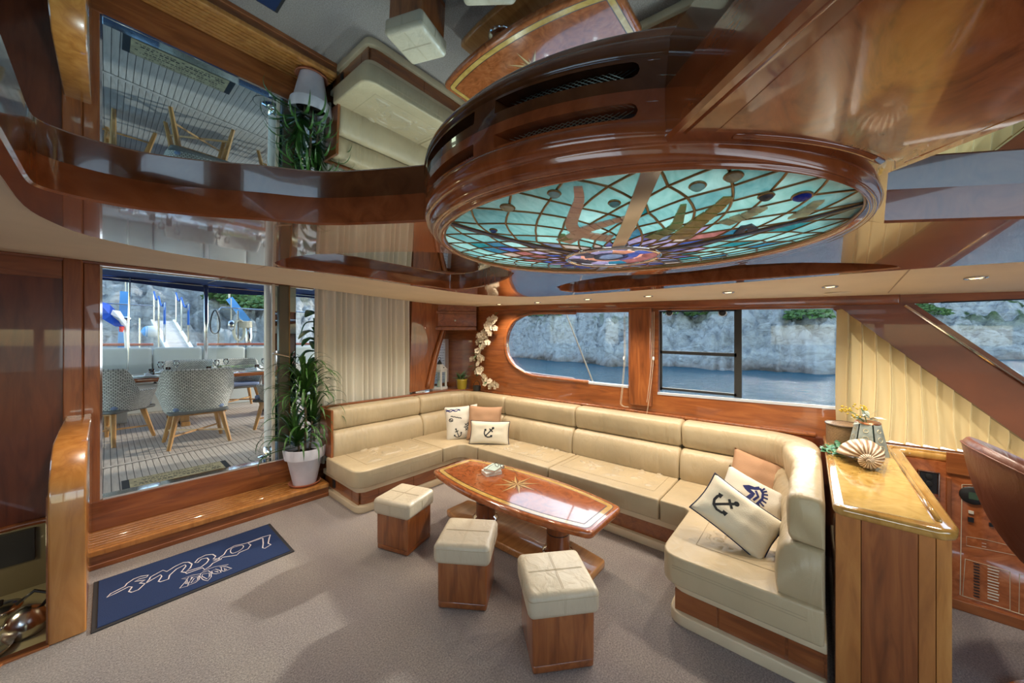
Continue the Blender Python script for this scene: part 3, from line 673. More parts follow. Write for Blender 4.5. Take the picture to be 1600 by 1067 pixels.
for i in range(14):
    t0, t1 = 2*PI*i/14, 2*PI*(i+1)/14; rm__ = .17+.02*math.sin(i*2.3)
    pane([(rm__, t0), (rm__, t1), (.245, t1), (.245, (t0+t1)/2), (.245, t0)], random.choice(G_PUR+G_DEEP+[G_SMOKE]), name='hub_pane'); came((rm__, t0), (.245, t0)); came((rm__, t0), (rm__, t1))
for i in range(7):
    t0, t1 = 2*PI*i/7, 2*PI*(i+1)/7; pane([(.07, t0), (.07, t1), (.15, t1), (.155, (t0+t1)/2), (.15, t0)], random.choice(G_PUR+[G_SMOKE, G_CORAL]), name='hub_pane'); came((.07, t0), (.15, t0))
MB().lathe([(.055, 0), (.055, .003), (0, .004)], DP(0, 0, 0), 20).build('hub_pane', G_PUR[2], dome)

# ================================================================== DOWNLIGHTS
lp = [(213, 405), (407, 427), (543, 444), (645, 455), (720, 465), (780, 475), (840, 472), (918, 467), (1013, 462), (1138, 456), (1297, 447), (1525, 433)]
names_l = ['above the dark stair panel', 'above the right side of the sliding door', 'above the left edge of the cream curtain', 'above the right half of the cream curtain', 'above the curved wood pillar', 'above the orchid garland corner', 'above the round end of the oval window', 'above the middle of the oval window', 'above the leather window post', 'above the black window mullion', 'above the right part of the two-pane window', 'in the soffit right of the slanting pillar']
names_l[8] = 'above the wooden post between two windows'
for i, (px, py) in enumerate(lp):
    p = Tp(px, py, 1.937)
    for _ in range(4):
        z = zS(p.x, p.y); r = ray(px, py); t = (z-H)/r[2]; p = Vector((r[0]*t, r[1]*t, z))
    p.z -= .001
    d = thing('recessed_downlight', p, 'small round recessed downlight with chrome rim '+names_l[i], 'ceiling light', 'downlights along the cream soffit')
    if i == 0:
        m1 = MB().lathe([(.036, 0), (.040, -.004), (.034, -.007), (.026, -.003), (.026, .0)], (0, 0, 0), 24).mesh('rim', CHROME, 9)
        m2 = MB().lathe([(.0265, -.002), (.018, -.006), (0, -.0075)], (0, 0, 0), 20).mesh('lens', LAMP, 9)
    inst('rim', m1, d); inst('lens', m2, d)
    l = bpy.data.lights.new('lamp', 'SPOT'); l.energy = 33; l.spot_size = 2.3; l.spot_blend = .8; l.color = (1, .89, .74); l.shadow_soft_size = .03
    lo = bpy.data.objects.new('lamp', l); COL.objects.link(lo); lo.location = (p.x, p.y, p.z-.02)
for pa, pb_ in (((1425, 417), (1388, 457)), ((420, 414), (325, 442))):
    q = []
    for px, py in (pa, pb_):
        p = Tp(px, py, 1.937)
        for _ in range(4): z = zS(p.x, p.y)-.001; r = ray(px, py); t = (z-H)/r[2]; p = Vector((r[0]*t, r[1]*t, z))
        q.append(p)
    MB().tube(q, .003, 5).build('panel_seam', plain('soffit_seam', (.45, .36, .25), .8), sof)
# round speaker in the soffit
p = Tp(1310, 458, 1.937); MB().lathe([(.075, 0), (.07, -.004), (0, -.005)], p, 24).build('speaker_grille', SOFF, sof, smooth=9)
# ================================================================== SOFA
def rpoly(poly, r, n=5):       # round every corner of a polygon; r one radius or list
    out = []; m = len(poly)
    for i in range(m):
        p = Vector(poly[i]); a = Vector(poly[i-1]); b_ = Vector(poly[(i+1) % m]); rr = r[i] if isinstance(r, (list, tuple)) else r
        if rr <= 0: out.append(tuple(p)); continue
        u = (a-p).normalized(); v = (b_-p).normalized(); ca = u.dot(v); half = math.acos(max(-1, min(1, ca)))/2
        d = min(rr/math.tan(half), (a-p).length*.49, (b_-p).length*.49); p0 = p+u*d; p1 = p+v*d
        for k in range(n+1):
            t = k/n; q = p0*(1-t)**2+p*2*t*(1-t)+p1*t*t; out.append((q.x, q.y))
    return out
sofa = thing('corner_sofa', (2.6, 2.0, 0), 'long U-shaped built-in sofa in cream leather under the windows', 'sofa')
SX0, SXF, SYL, SYW, WX = 1.50, 2.75, 3.157, .635, 2.10
def upoly(o, back=0.):   # U shape; o = offset inward (shrinks the front edge)
    return [(SX0+o, 3.98), (SX0+o, SYL+o), (SXF+o, SYL+o), (SXF+o, SYW-o), (WX+o, SYW-o), (WX+o, -.05), (3.52, -.05), (3.52, 3.98)]
rr_ = [0, .10, .10, .12, .10, 0, 0, 0]
def usolid(o, z0, z1, name, mat, bev): return MB().prism(rpoly(upoly(o), rr_), z0, z1).build(name, mat, sofa, smooth=.6, bevel=bev)
usolid(.0, .0, .065, 'base_strip', LEA_STRIP, .008)
usolid(.035, .06, .19, 'wooden_plinth', W_X, 0)
usolid(.01, .187, .24, 'cushion_strip', LEA_STRIP, .008)
for (px, py, w) in ((522, 765, 10),):
    q = Xp(px, py, SX0+.033); MB().box(q.x-.008, q.x+.004, q.y-.03, q.y+.03, .09, .165).build('socket', BLACK, sofa, bevel=.004)
    MB().box(q.x-.011, q.x-.004, q.y-.018, q.y+.018, .10, .155).build('socket_face', BLKM, sofa, bevel=.002)
# plank joints on the plinth: proud panels
for (y0, y1) in ((-.04, .09), (.10, .38), (.39, .60)):
    MB().box(WX+.030, WX+.04, y0, y1, .066, .186).build('plinth_board', W_Y, sofa, bevel=.002)
for (y0, y1) in ((3.22, 3.34), (3.35, 3.60)):
    MB().box(SX0+.030, SX0+.04, y0, y1, .066, .186).build('plinth_board', W_Y, sofa, bevel=.002)
for (x0, x1) in ((1.72, 2.1), (2.11, 2.5)):
    MB().box(x0, x1, SYL+.030, SYL+.04, .066, .186).build('plinth_board', W_X, sofa, bevel=.002)
# seat cushions
B = .03
def seat(poly, r, panel=None):
    o = MB().prism(rpoly(poly, r, 5), .243, .405).build('seat_cushion', LEA, sofa, smooth=9, bevel=.045, seg=5)
    if panel:
        x0, x1, y0, y1 = panel
        def fn(u, v):
            x = x0+(x1-x0)*u; y = y0+(y1-y0)*v; e = min(u, 1-u, v, 1-v); e = min(1, e*12)
            h = noise.noise(Vector((x*6, y*6, 3)))*.022-max(0, .25-abs(noise.noise(Vector((x*13+noise.noise(Vector((x*5, y*5, 0)))*2, y*13, 1)))))*.085
            return Vector((x, y, .400+(.008+h)*e))
        MB().grid(fn, 70, 70).build('seat_panel', LEA2, o, smooth=9); MB().tube([(x0, y0, .4055), (x1, y0, .4055), (x1, y1, .4055), (x0, y1, .4055)], .0022, 5, closed=True).build('seat_seam', SEAM, o)
    return o
g = .004
seat([(SX0-.03, 3.80), (SX0-.03, SYL-B), (2.45-g, SYL-B), (2.45-g, 3.80)], [0, .13, .02, 0], (1.64, 2.40, 3.27, 3.78))
seat([(2.45+g, 3.80), (2.45+g, SYL-B), (SXF-B-.06, SYL-B), (SXF-B, SYL-B-.06), (SXF-B, 2.86+g), (3.32, 2.86+g), (3.32, 3.80)], [0, .02, .10, .10, .02, 0, 0], None)
seat([(SXF-B, 2.86-g), (SXF-B, 1.90+g), (3.32, 1.90+g), (3.32, 2.86-g)], .02, (SXF+.10, 3.3, 1.98, 2.80))
seat([(SXF-B, 1.90-g), (SXF-B, .88+g), (3.32, .88+g), (3.32, 1.90-g)], .02, (SXF+.10, 3.3, .96, 1.84))
seat([(3.32, .88-g), (SXF-B, .88-g), (SXF-B, SYW+B+.03), (SXF-B-.03, SYW+B), (WX-.04, SYW+B), (WX-.04, -.04), (3.32, -.04)], [0, .02, .08, .08, .12, .02, 0], (WX+.16, 3.25, .10, .52))
# stitched seam lines along the wing front
for zz in (.352, .338): MB().tube([(WX-.0405, SYW-.04, zz), (WX-.0405, .02, zz)], .0016, 4).build('stitching', SEAM, sofa)
for zz in (.352,): MB().tube([(SX0+.1, SYL-B-.001, zz), (2.42, SYL-B-.001, zz)], .0016, 4).build('stitching', SEAM, sofa)
# back cushions: a profile swept round the U
pth = []
def arcp(cx, cy, r, a0, a1, n=8): return [(cx+r*math.cos(math.radians(a0+(a1-a0)*i/n)), cy+r*math.sin(math.radians(a0+(a1-a0)*i/n))) for i in range(n+1)]
pth = [(1.52, 4.0), (3.05, 4.0)]+arcp(3.05, 3.55, .45, 90, 0)+[(3.50, .30)]+arcp(3.15, .30, .35, 0, -90)+[(2.08, -.05)]
def plen(p): 
    L = [0]
    for i in range(1, len(p)): L.append(L[-1]+math.dist(p[i-1], p[i]))
    return L
PL = plen(pth)
def pat(s):
    s = max(0, min(PL[-1], s))
    for i in range(1, len(PL)):
        if s <= PL[i]+1e-9:
            t = (s-PL[i-1])/max(1e-9, PL[i]-PL[i-1]); return [pth[i-1][0]*(1-t)+pth[i][0]*t, pth[i-1][1]*(1-t)+pth[i][1]*t]
    return list(pth[-1])
def pfr(s):
    a = pat(s-.02); b_ = pat(s+.02); d = Vector((b_[0]-a[0], b_[1]-a[1])).normalized(); return Vector(pat(s)), Vector((d.y, -d.x))   # inward normal = right of travel
def s_at(x=None, y=None, lo=0):
    best = None
    for i in range(2001):
        s = PL[-1]*i/2000; p = pat(s); e = 0
        if x is not None: e += abs(p[0]-x)
        if y is not None: e += abs(p[1]-y)
        if best is None or e < best[0]: best = (e, s)
    return best[1]
up_prof = [(.01, .66), (.01, .86), (.03, .885), (.07, .893), (.14, .892), (.185, .882), (.205, .86), (.21, .82), (.205, .75), (.195, .69), (.178, .668)]
lo_prof = [(.01, .66), (.178, .664), (.215, .652), (.245, .62), (.265, .57), (.272, .50), (.268, .44), (.255, .395), (.01, .395)]
def sweep(s0, s1, prof, name, mat, e0=.02, e1=.02, ns=None, wing=0.):
    ns = ns or max(10, int((s1-s0)/.011)); m = MB(); k = len(prof); prof2 = prof
    cx = sum(p[0] for p in prof)/k; cz = sum(p[1] for p in prof)/k
    st = [(s0, e0)]+[(s0+.012, e0*.35)]+[(s0+.03+(s1-s0-.06)*i/ns, 0) for i in range(ns+1)]+[(s1-.012, e1*.35), (s1, e1)]
    for s, e in st:
        P, n_ = pfr(s); wf = 1.
        if wing and s > wing: wf = max(.70, 1-.42*(s-wing)/.5)
        for (a, z) in prof2:
            a_ = a*wf; da = (cx*wf-a_); dz = cz-z; L = math.hypot(da, dz) or 1
            wr = (noise.noise(Vector((s*11, z*2.5, 5)))*.006-max(0, .22-abs(noise.noise(Vector((s*19+noise.noise(Vector((s*3, z*6, 1))), z*1.6, 9)))))*.040*max(0, noise.noise(Vector((s*2.2, 1, 4)))+.25))*(1 if a > .1 else 0)
            q = P+n_*(a_+da/L*e+wr); m.v.append((q.x, q.y, z+dz/L*e)); m.uv.append((0, 0))
    R_ = len(st)
    m.f += [(i*k+j, i*k+(j+1) % k, (i+1)*k+(j+1) % k, (i+1)*k+j) for i in range(R_-1) for j in range(k)]
    m.f += [tuple(range(k)), tuple(range((R_-1)*k, R_*k))[::-1]]
    return m.build(name, mat, sofa, smooth=.9)
cuts_ = [s_at(1.52, 4.0), s_at(2.62, 4.0), s_at(3.5, 2.98), s_at(3.5, 1.95), s_at(3.5, .88), PL[-1]-.0]
for i in range(5):
    a, b_ = cuts_[i]+.003, cuts_[i+1]-.003
    lastw = (PL[-1]-1.0) if i == 4 else 0
    sweep(a, b_, lo_prof, 'back_cushion', LEA, wing=lastw); sweep(a, b_, up_prof, 'head_cushion', LEA, wing=lastw)
MB().box(SX0-.005, SX0+.02, 3.74, 4.02, .40, .89).build('end_panel', W_V, sofa, bevel=.004)
# wooden rail round the back of the sofa, widening into the shelf of the niche
rail = struct(MB().prism([(1.49, 4.005), (3.0, 4.005)]+[(p[0]+.0, p[1]+.0) for p in arcp(3.05, 3.55, .455, 84, 0)]+[(3.505, -.02), (3.56, -.02), (3.56, 4.45), (2.70, 4.45), (2.66, 4.06), (1.49, 4.06)], .872, .900).build('trim_4', W_X, smooth=.5, bevel=.008))
MB().box(2.7, 3.52, 4.06, 4.43, 0, .87).build('cupboard_body', W_DK, rail); MB().box(3.505, 3.545, -.2, 4.0, .0, .87).build('cupboard_body', W_DK, rail)
# ================================================================== STEP
step = thing('entrance_step', (.65, 3.98, 0), 'wooden step with dark-lined slatted tread below the sliding door', 'step')
yf, yb = 3.79, 4.19
MB().box(-.10, 1.50, yf+.02, yb, 0, .118).build('riser', W_X, step, bevel=.003)
MB().box(-.10, 1.50, yf+.03, yb, .118, .124).build('caulking', CAULK, step)
MB().box(-.10, 1.50, yf, yf+.045, .095, .140).build('nosing', W_LT, step, bevel=.010, seg=4)
nb = 7; w_ = (yb-yf-.05)/nb
for i in range(nb): MB().box(-.10, 1.50, yf+.05+i*w_, yf+.05+(i+1)*w_-.014, .12, .137).build('slat', W_LT, step, bevel=.002)
MB().box(-.10, 1.50, yf+.012, yf+.03, .0, .035).build('foot_moulding', W_X, step, bevel=.004)
# ================================================================== NEWEL
new = thing('newel_panel', (-.14, 3.1, 0), 'honey-coloured wooden end panel of the stairwell left of the door', 'newel post')
pf = [(3.03, 0), (3.03, .78), (3.06, .86), (3.16, .96), (3.3, 1.02), (4.19, 1.05), (4.19, 0)]
m = MB(); n = len(pf); x0, x1 = -.205, -.075
m.add([(x0, a, z) for a, z in pf]+[(x1, a, z) for a, z in pf], [tuple(range(n))[::-1], tuple(range(n, 2*n))]+[(i, (i+1) % n, n+(i+1) % n, n+i) for i in range(n)])
m.build('panel', W_LT, new, smooth=.5, bevel=.012, seg=3)
MB().box(-.211, -.203, 3.05, 3.09, 0, .78).build('edge_strip', W_V, new, bevel=.002)
MB().add([(-.206, 3.06, .02), (-.206, 3.7, .02), (-.206, 3.7, .5), (-.206, 3.06, .35)], [(0, 1, 2, 3)]).build('side_face', W_V, new) if False else None
# stairwell below: galley
gal = thing('galley_counter', (-.6, 4.6, -1.0), 'curved cream galley counter seen down the stairwell', 'counter')
gp = [(-.95, 3.6), (-.75, 3.9), (-.45, 4.15), (-.22, 4.25), (.4, 4.3), (.4, 5.3), (-1.6, 5.3), (-1.6, 3.6)]
MB().prism(gp, -.62, -.58).build('worktop', GALLEY, gal, bevel=.01); MB().prism([(a, b_+.04) for a, b_ in gp], -1.9, -.62).build('front', GALLEY, gal)
MB().box(-1.6, .4, 5.25, 5.3, -.58, .3).build('backsplash', plain('galley_wall', (.16, .13, .07), .4, coat=.2), gal)
MB().box(-.75, -.42, 5.2, 5.25, -.32, -.05).build('black_panel', BLACK, gal); MB().box(-.36, -.26, 5.2, 5.25, -.3, -.1).build('blue_panel', INKB, gal)
st = struct(slab('wall_stairwell', -1.7, -1.6, 2.0, 5.4, -2, .3, W_DK)); slab('panel', -1.6, .5, 2.0, 5.4, -2.02, -1.95, W_DK, st); slab('panel', -.19, -.14, 3.05, 5.3, -2, -.02, W_V, st); slab('panel', -1.7, -.19, 2.2, 2.25, -2, -.1, W_DK, st); slab('panel', -1.7, .4, 5.3, 5.34, -2, .34, W_DK, st)  # walls and floor of the stairwell around the galley
gc = Dp(66, 905, 3.55); gz = -.58
kt = thing('kettle', (-.40, 4.45, gz), 'steel kettle with black handle on the galley counter', 'kettle')
MB().lathe([(.09, 0), (.11, .03), (.11, .10), (.08, .17), (.03, .20), (.0, .205)], (-.40, 4.45, gz), 20).build('body', STEEL, kt, smooth=9)
MB().tube([(-.33, 4.45, gz+.16), (-.28, 4.45, gz+.24), (-.36, 4.45, gz+.30), (-.44, 4.45, gz+.24)], .012, 8).build('handle', BLACK, kt, smooth=9)
MB().tube([(-.49, 4.45, gz+.08), (-.56, 4.43, gz+.15)], .015, 8).build('spout', STEEL, kt, smooth=9)
pn = thing('frying_pan', (-.55, 4.33, gz), 'round metal pan lying on the galley counter', 'pan')
MB().lathe([(.12, 0), (.145, .04), (.14, .04), (.115, .006), (0, .006)], (-.58, 4.33, gz), 28).build('pan_body', STEEL, pn, smooth=9)
MB().tube([(-.70, 4.28, gz+.03), (-.88, 4.18, gz+.05)], .012, 8).build('handle', BLACK, pn, smooth=9)
pt = thing('saucepan', (-.38, 4.72, gz), 'steel saucepan with lid behind the kettle in the galley', 'saucepan')
MB().lathe([(.11, 0), (.115, .10), (.11, .11), (.06, .135), (0, .14)], (-.55, 4.78, gz), 24).build('pot_body', STEEL, pt, smooth=9); MB().lathe([(.02, .138), (.022, .165), (0, .17)], (-.55, 4.78, gz), 12).build('lid_knob', BLACK, pt, smooth=9)
gl_ = bpy.data.lights.new('galley_fill', 'POINT'); gl_.energy = 9; gl_.color = (1, .85, .5); gl_.shadow_soft_size = .15; glo = bpy.data.objects.new('galley_fill', gl_); COL.objects.link(glo); glo.location = (-.9, 4.4, .15)  # unseen point light added to brighten the galley, no fitting of its own
# ================================================================== DOOR MAT
mat_ = thing('navy_door_mat', (.42, 3.28, 0), 'navy blue door mat with white outlined lettering and lotus emblem', 'door mat')
mc = [Zp(143, 988), Zp(145, 910), Zp(424, 820), Zp(458, 868)]
mx0, mx1, my0, my1 = -.06, .93, 2.985, 3.60
MB().box(mx0, mx1, my0, my1, .001, .008).build('rubber_edge', NAVY_EDGE, mat_, bevel=.002)
MB().box(mx0+.022, mx1-.022, my0+.022, my1-.012, .006, .012).build('pile', NAVY, mat_, bevel=.002)
def mp_(c, ox=160, oy=840, s=5.714): return Zp(ox+c[0]/s, oy+c[1]/s, .0125)
L1 = [(40, 532), (110, 500), (235, 437), (265, 440), (235, 480), (260, 487), (320, 465), (380, 410), (450, 370), (520, 330), (530, 345), (500, 390), (520, 393), (590, 370), (600, 335), (660, 280), (740, 240), (745, 255), (705, 305), (745, 310), (750, 320), (895, 268), (912, 285), (960, 255), (985, 228), (1060, 192), (1070, 175), (1200, 155), (1225, 130), (1300, 100), (1325, 65), (1300, 48), (1420, 5), (1432, 5), (1436, 50), (1430, 90), (1450, 95), (1505, 62), (1480, 50), (1490, 0), (1500, -25), (1430, -6), (1280, 50), (1180, 72), (1110, 110), (1085, 150), (1040, 180), (990, 208), (1040, 195), (1050, 185), (990, 190), (1012, 165), (985, 148), (920, 155), (855, 188), (825, 222), (850, 222), (885, 190), (935, 180), (950, 197), (930, 225), (880, 262), (748, 302), (785, 270), (800, 235), (770, 218), (720, 222), (650, 255), (575, 302), (540, 290), (430, 350), (420, 370), (385, 408), (330, 405), (345, 398), (380, 378), (290, 390), (330, 368), (395, 352), (410, 334), (340, 345), (280, 368), (220, 408), (200, 435), (75, 498)]
letters = MB().ribbon([mp_(c) for c in L1], .0075, closed=True)
letters.ribbon([mp_(c) for c in smoothpoly([(1145, 130), (1150, 100), (1190, 80), (1250, 68), (1258, 85), (1225, 115), (1170, 138)], 3)], .0055, closed=True)
letters.build('lettering', PRINT, mat_)
em = MB()
for c in ([(880, 318), (868, 345), (900, 375), (940, 385), (972, 350), (970, 310), (945, 295), (890, 312)], [(895, 325), (888, 345), (935, 368), (955, 345), (955, 315)], [(860, 340), (810, 350), (770, 400), (760, 428), (830, 400), (865, 372)], [(850, 352), (820, 362), (790, 405), (850, 375)], [(770, 352), (735, 400), (690, 450), (760, 432), (775, 400), (800, 350)], [(760, 375), (740, 410), (755, 412)], [(975, 298), (1010, 280), (1050, 292), (1060, 310), (1020, 322), (985, 320)], [(1000, 298), (1030, 298), (1035, 308)], [(1060, 262), (1110, 260), (1155, 274), (1090, 300), (1065, 295)], [(1085, 270), (1110, 285), (1095, 292)]):
    em.ribbon([mp_(q) for q in c], .0045, closed=True)
em.ribbon([mp_(q) for q in ((895, 298), (1000, 260), (1125, 238), (1100, 252), (1045, 262))], .004); em.ribbon([mp_(q) for q in ((875, 322), (800, 335), (705, 368), (760, 368))], .004)
em.build('lotus_emblem', PRINT, mat_)
# ================================================================== STOOLS
def stool(c, rz, s, label):
    t = thing('leather_stool', (c[0], c[1], 0), label, 'stool', 'cube stools round the coffee table', rz)
    h = s/2
    def bx(name, mat, *a, **k):
        m = MB().box(*a); o = m.build(name, mat, None, **k); o.parent = t; return o
    bx('box', W_V, -h, h, -h, h, .035, .29, bevel=.014, seg=3, smooth=.6); bx('plinth', W_X, -h+.002, h-.002, -h+.002, h-.002, .0, .045, bevel=.012, smooth=.6)
    q = h+.022
    m = MB()
    def fn(u, v):
        x = (u-.5)*2; y = (v-.5)*2; return None
    cu = bx('cushion', LEA_ST, -q, q, -q, q, .272, .395, bevel=.032, seg=5, smooth=9)
    for d in (-.0035, .0035):
        for ax in (0, 1):
            pts = [(d, -q-.0005, .30), (d, -q-.0005, .36), (d, -q+.010, .386), (d, -q+.035, .3955), (d, q-.035, .3955), (d, q-.010, .386), (d, q+.0005, .36), (d, q+.0005, .30)]
            if ax: pts = [(p[1], p[0], p[2]) for p in pts]
            sm = MB().tube(pts, .0009, 4); o = sm.build('seam', SEAM, None); o.parent = cu
    z = .372; rr2 = rpoly([(-q, -q), (q, -q), (q, q), (-q, q)], .03, 4)
    o = MB().tube([(a*1.0008, b_*1.0008, z-.006) for a, b_ in rr2], .0011, 4, closed=True).build('seam', SEAM, None); o.parent = cu
    return t
stool((1.545, 2.462), math.radians(18.5), .295, 'cream leather stool standing beside the left end of the sofa')
stool((1.50, 1.667), math.radians(34.6), .30, 'cream leather stool in the middle of the three')
stool((1.545, 1.03), math.radians(49.3), .312, 'nearest and largest-looking cream leather stool beside the table end')
# ================================================================== COFFEE TABLE
tb = thing('coffee_table', (2.17, 1.82, 0), 'boat-shaped varnished coffee table with compass rose inlay on two pedestals', 'table')
TC = (2.165, 1.83)
def tabpoly(d, n=16):   # long axis y
    hl = .80-d; he = .225-d*.75; hm_ = .335-d; out = []
    for s in (1, -1):
        pts = []
        for i in range(n+1):
            t = -1+2*i/n; y = t*hl; w = he+(hm_-he)*(1-abs(t)**2.2); pts.append((TC[0]+s*w, TC[1]+y*(1 if s > 0 else -1)))
        out += pts
    return out
def tabtop(d, z0, z1, name, mat, bev=0, rad=.05):
    p = tabpoly(d); n = len(p)//2; rads = [0]*len(p)
    for i in (0, n-1, n, 2*n-1): rads[i] = rad
    return MB().prism(rpoly(p, rads, 4), z0, z1).build(name, mat, tb, smooth=.6, bevel=bev, seg=4)
tabtop(0, .375, .425, 'top', W_TAB, .017)
tabtop(.042, .42, .4262, 'gold_border', W_GOLD); tabtop(.080, .42, .4268, 'dark_line', W_DKL, rad=.01); tabtop(.086, .42, .4274, 'burl_field', W_TAB, rad=.01)
tabtop(.037, .42, .4258, 'dark_line', W_DKL)
cR = Zp(808, 757, .425); STAR_A = plain('star_light', (.60, .42, .18), .15, coat=1); STAR_B = plain('star_dark', (.22, .10, .03), .15, coat=1)
def star(cnt, off, L, w, z):
    for i in range(cnt):
        a = 2*PI*i/cnt+off
        for sgn, mt in ((1, STAR_A), (-1, STAR_B)):
            c = Vector((cR.x, cR.y, z)); tip = c+Vector((math.cos(a), math.sin(a), 0))*L; side = c+Vector((math.cos(a+sgn*w), math.sin(a+sgn*w), 0))*L*.26
            f = [c, tip, side]; MB().add(f+[q+Vector((0, 0, .0008)) for q in f], [(0, 1, 2), (3, 5, 4), (0, 1, 4, 3), (1, 2, 5, 4), (2, 0, 3, 5)]).build('star_point', mt, tb)
star(8, PI/8, .11, .4, .4273); star(8, 0, .19, .42, .4277)
bp = tabpoly(.08); MB().prism([((x-TC[0])*.80+TC[0], (y-TC[1])*1.0+TC[1]) for x, y in rpoly(bp, .0)], .0, .06).build('base_plate', W_LT if False else W_TK, tb, bevel=.015, smooth=.6)
for yy, nm in ((2.17, 1), (1.42, 2)):
    c = (TC[0], yy, 0)
    p_ = MB().lathe([(.105, .06), (.105, .075), (.085, .085), (.082, .30), (.09, .34), (.12, .37), (.12, .376)], c, 28).build('pedestal', W_V, tb, smooth=.8)
    MB().lathe([(.118, .058), (.118, .066), (.104, .080), (.090, .084), (.085, .09)], c, 28).build('chrome_collar', CHROME, p_, smooth=9)
    MB().lathe([(.0845, .2), (.0845, .208)], c, 28).build('joint_ring', W_DKL, p_)
# books and spectacles
bk = Zp(768, 739, .43)
def book(name, c, rz, w, d, h, cov, label):
    t = thing(name, c, label, 'book', None, rz); M = Matrix.Identity(4)
    for nm, mt, a in (('pages', PAPER2, (-w/2, w/2-.004, -d/2+.003, d/2-.003, .002, h-.002)), ('cover', cov, (-w/2, w/2, -d/2, d/2, h-.002, h)), ('cover', cov, (-w/2, w/2, -d/2, d/2, 0, .002)), ('spine', cov, (w/2-.003, w/2, -d/2, d/2, 0, h))):
        o = MB().box(*a).build(nm, mt, None); o.parent = t
    return t
book('lower_book', (bk.x, bk.y, .4275), math.radians(-22), .15, .11, .028, PAPER, 'lower pale paperback book on the coffee table'); 
book('upper_book', (bk.x+.03, bk.y+.00, .456), math.radians(12), .16, .12, .022, plain('mint_cover', (.50, .60, .52), .5), 'pale green book lying on top under the spectacles')
gz_ = .479; g0 = Vector((bk.x+.05, bk.y-.05, gz_))
sp = thing('spectacles', g0, 'dark-framed folded reading glasses lying on the books', 'glasses', None, 0)
for s in (-1, 1):
    c = g0+Vector((.0, s*.034, .016)); MB().tube([c+Vector((.004*math.cos(a*PI/8), .026*math.cos(a*PI/8), .017*math.sin(a*PI/8))) for a in range(16)], .0025, 6, closed=True).build('rim', BLACK, sp, smooth=9)
    MB().tube([c+Vector((0, s*.026, .004)), c+Vector((-.07, s*.02, .0)), c+Vector((-.12, s*.01, -.012))], .002, 5).build('temple', BLACK, sp, smooth=9)
MB().tube([g0+Vector((0, -.009, .02)), g0+Vector((0, 0, .024)), g0+Vector((0, .009, .02))], .002, 5).build('bridge', BLACK, sp)
cd = thing('dark_cord', Zp(806, 741, .428), 'thin dark cord hanging off the books onto the compass rose', 'cord'); 
MB().tube(smoothpoly([tuple(g0+Vector((.02, -.05, .0))), tuple(Zp(800, 732, .45)), tuple(Zp(806, 738, .430)), tuple(Zp(809, 744, .429))], 4, False), .0016, 5).build('cord', BLACK, cd)
# ================================================================== PILLOWS
def pillow(name, C, w, h, th, nrm, roll, mat, label, piping=None):
    nrm = Vector(nrm).normalized(); side = Vector((0, 0, 1)).cross(nrm).normalized(); upv = nrm.cross(side)
    Rr = Matrix.Rotation(roll, 3, nrm); side = Rr @ side; upv = Rr @ upv; C = Vector(C)
    t = thing(name, C, label, 'cushion')
    seed = len(name)*3.7
    def sf(u, v, f, lift=0.):
        a, b_ = 2*u-1, 2*v-1
        pin = 1-.07*(abs(b_)**3 if False else (1-a*a)*abs(b_)**2)-0; pin2 = 1-.07*(1-b_*b_)*abs(a)**2
        k = max(0, (1-a**4)*(1-b_**4))**.55; z = f*(th/2*k+noise.noise(Vector((a*2.5+seed, b_*2.5, f)))*.010*k+lift)
        return C+side*(a*w/2*pin2)+upv*(b_*h/2*pin)+nrm*z
    m = MB(); m.grid(lambda u, v: sf(u, v, 1), 22, 22, (1, 1)); m.grid(lambda u, v: sf(u, v, -1), 22, 22, (1, 1))
    o = m.build('cover', mat, t, smooth=9, weld=True)
    if piping:
        q = [sf(i/20, 0, 1) for i in range(20)]+[sf(1, i/20, 1) for i in range(20)]+[sf(1-i/20, 1, 1) for i in range(20)]+[sf(0, 1-i/20, 1) for i in range(20)]
        MB().tube(q, .0045, 6, closed=True).build('piping', piping, t, smooth=9)
    def pr(polys, wd_, nm, mt):
        mm_ = MB()
        for pl_, cl in polys:
            dense = []
            for i in range(len(pl_)-(0 if cl else 1)):
                a, b_ = pl_[i], pl_[(i+1) % len(pl_)]; k = max(1, int(math.dist(a, b_)/.04))
                dense += [(a[0]+(b_[0]-a[0])*j/k, a[1]+(b_[1]-a[1])*j/k) for j in range(k)]
            if not cl: dense.append(pl_[-1])
            mm_.ribbon([sf(p[0], p[1], 1, .0016) for p in dense], wd_, up=nrm, closed=cl)
        return mm_.build(nm, mt, t)
    return t, pr
def anchor(cx, cy, s, rot, asp=1.):
    def tr(p): return (cx+s*(p[0]*math.cos(rot)-p[1]*math.sin(rot)), cy+s*asp*(p[0]*math.sin(rot)+p[1]*math.cos(rot)))
    A = [([(0, .9), (0, -.9)], 0), ([(-.42, .5), (.42, .5)], 0), ([(.12*math.cos(a*PI/5), 1.02+.12*math.sin(a*PI/5)) for a in range(10)], 1), ([(-.8, -.1), (-.72, -.45), (-.45, -.78), (0, -.95), (.45, -.78), (.72, -.45), (.8, -.1)], 0), ([(-.95, -.3), (-.8, -.02), (-.6, -.3)], 0), ([(.6, -.3), (.8, -.02), (.95, -.3)], 0)]
    return [([tr(p) for p in q], c) for q, c in A]
F = Vector((cY, sY, 0)); Rt = Vector((sY, -cY, 0))
def nvec(az, el):   # az: degrees turned from facing the camera towards the right; el: lean back
    a = math.radians(az); e = math.radians(el); h_ = -F*math.cos(a)+Rt*math.sin(a); return h_*math.cos(e)+Vector((0, 0, 1))*math.sin(e)
t1, pr = pillow('sea_print_cushion', Dp(722, 660, 4.35), .42, .42, .13, nvec(14, 14), .06, LINEN, 'off-white cushion printed with anchors and a ship wheel in the sofa corner')
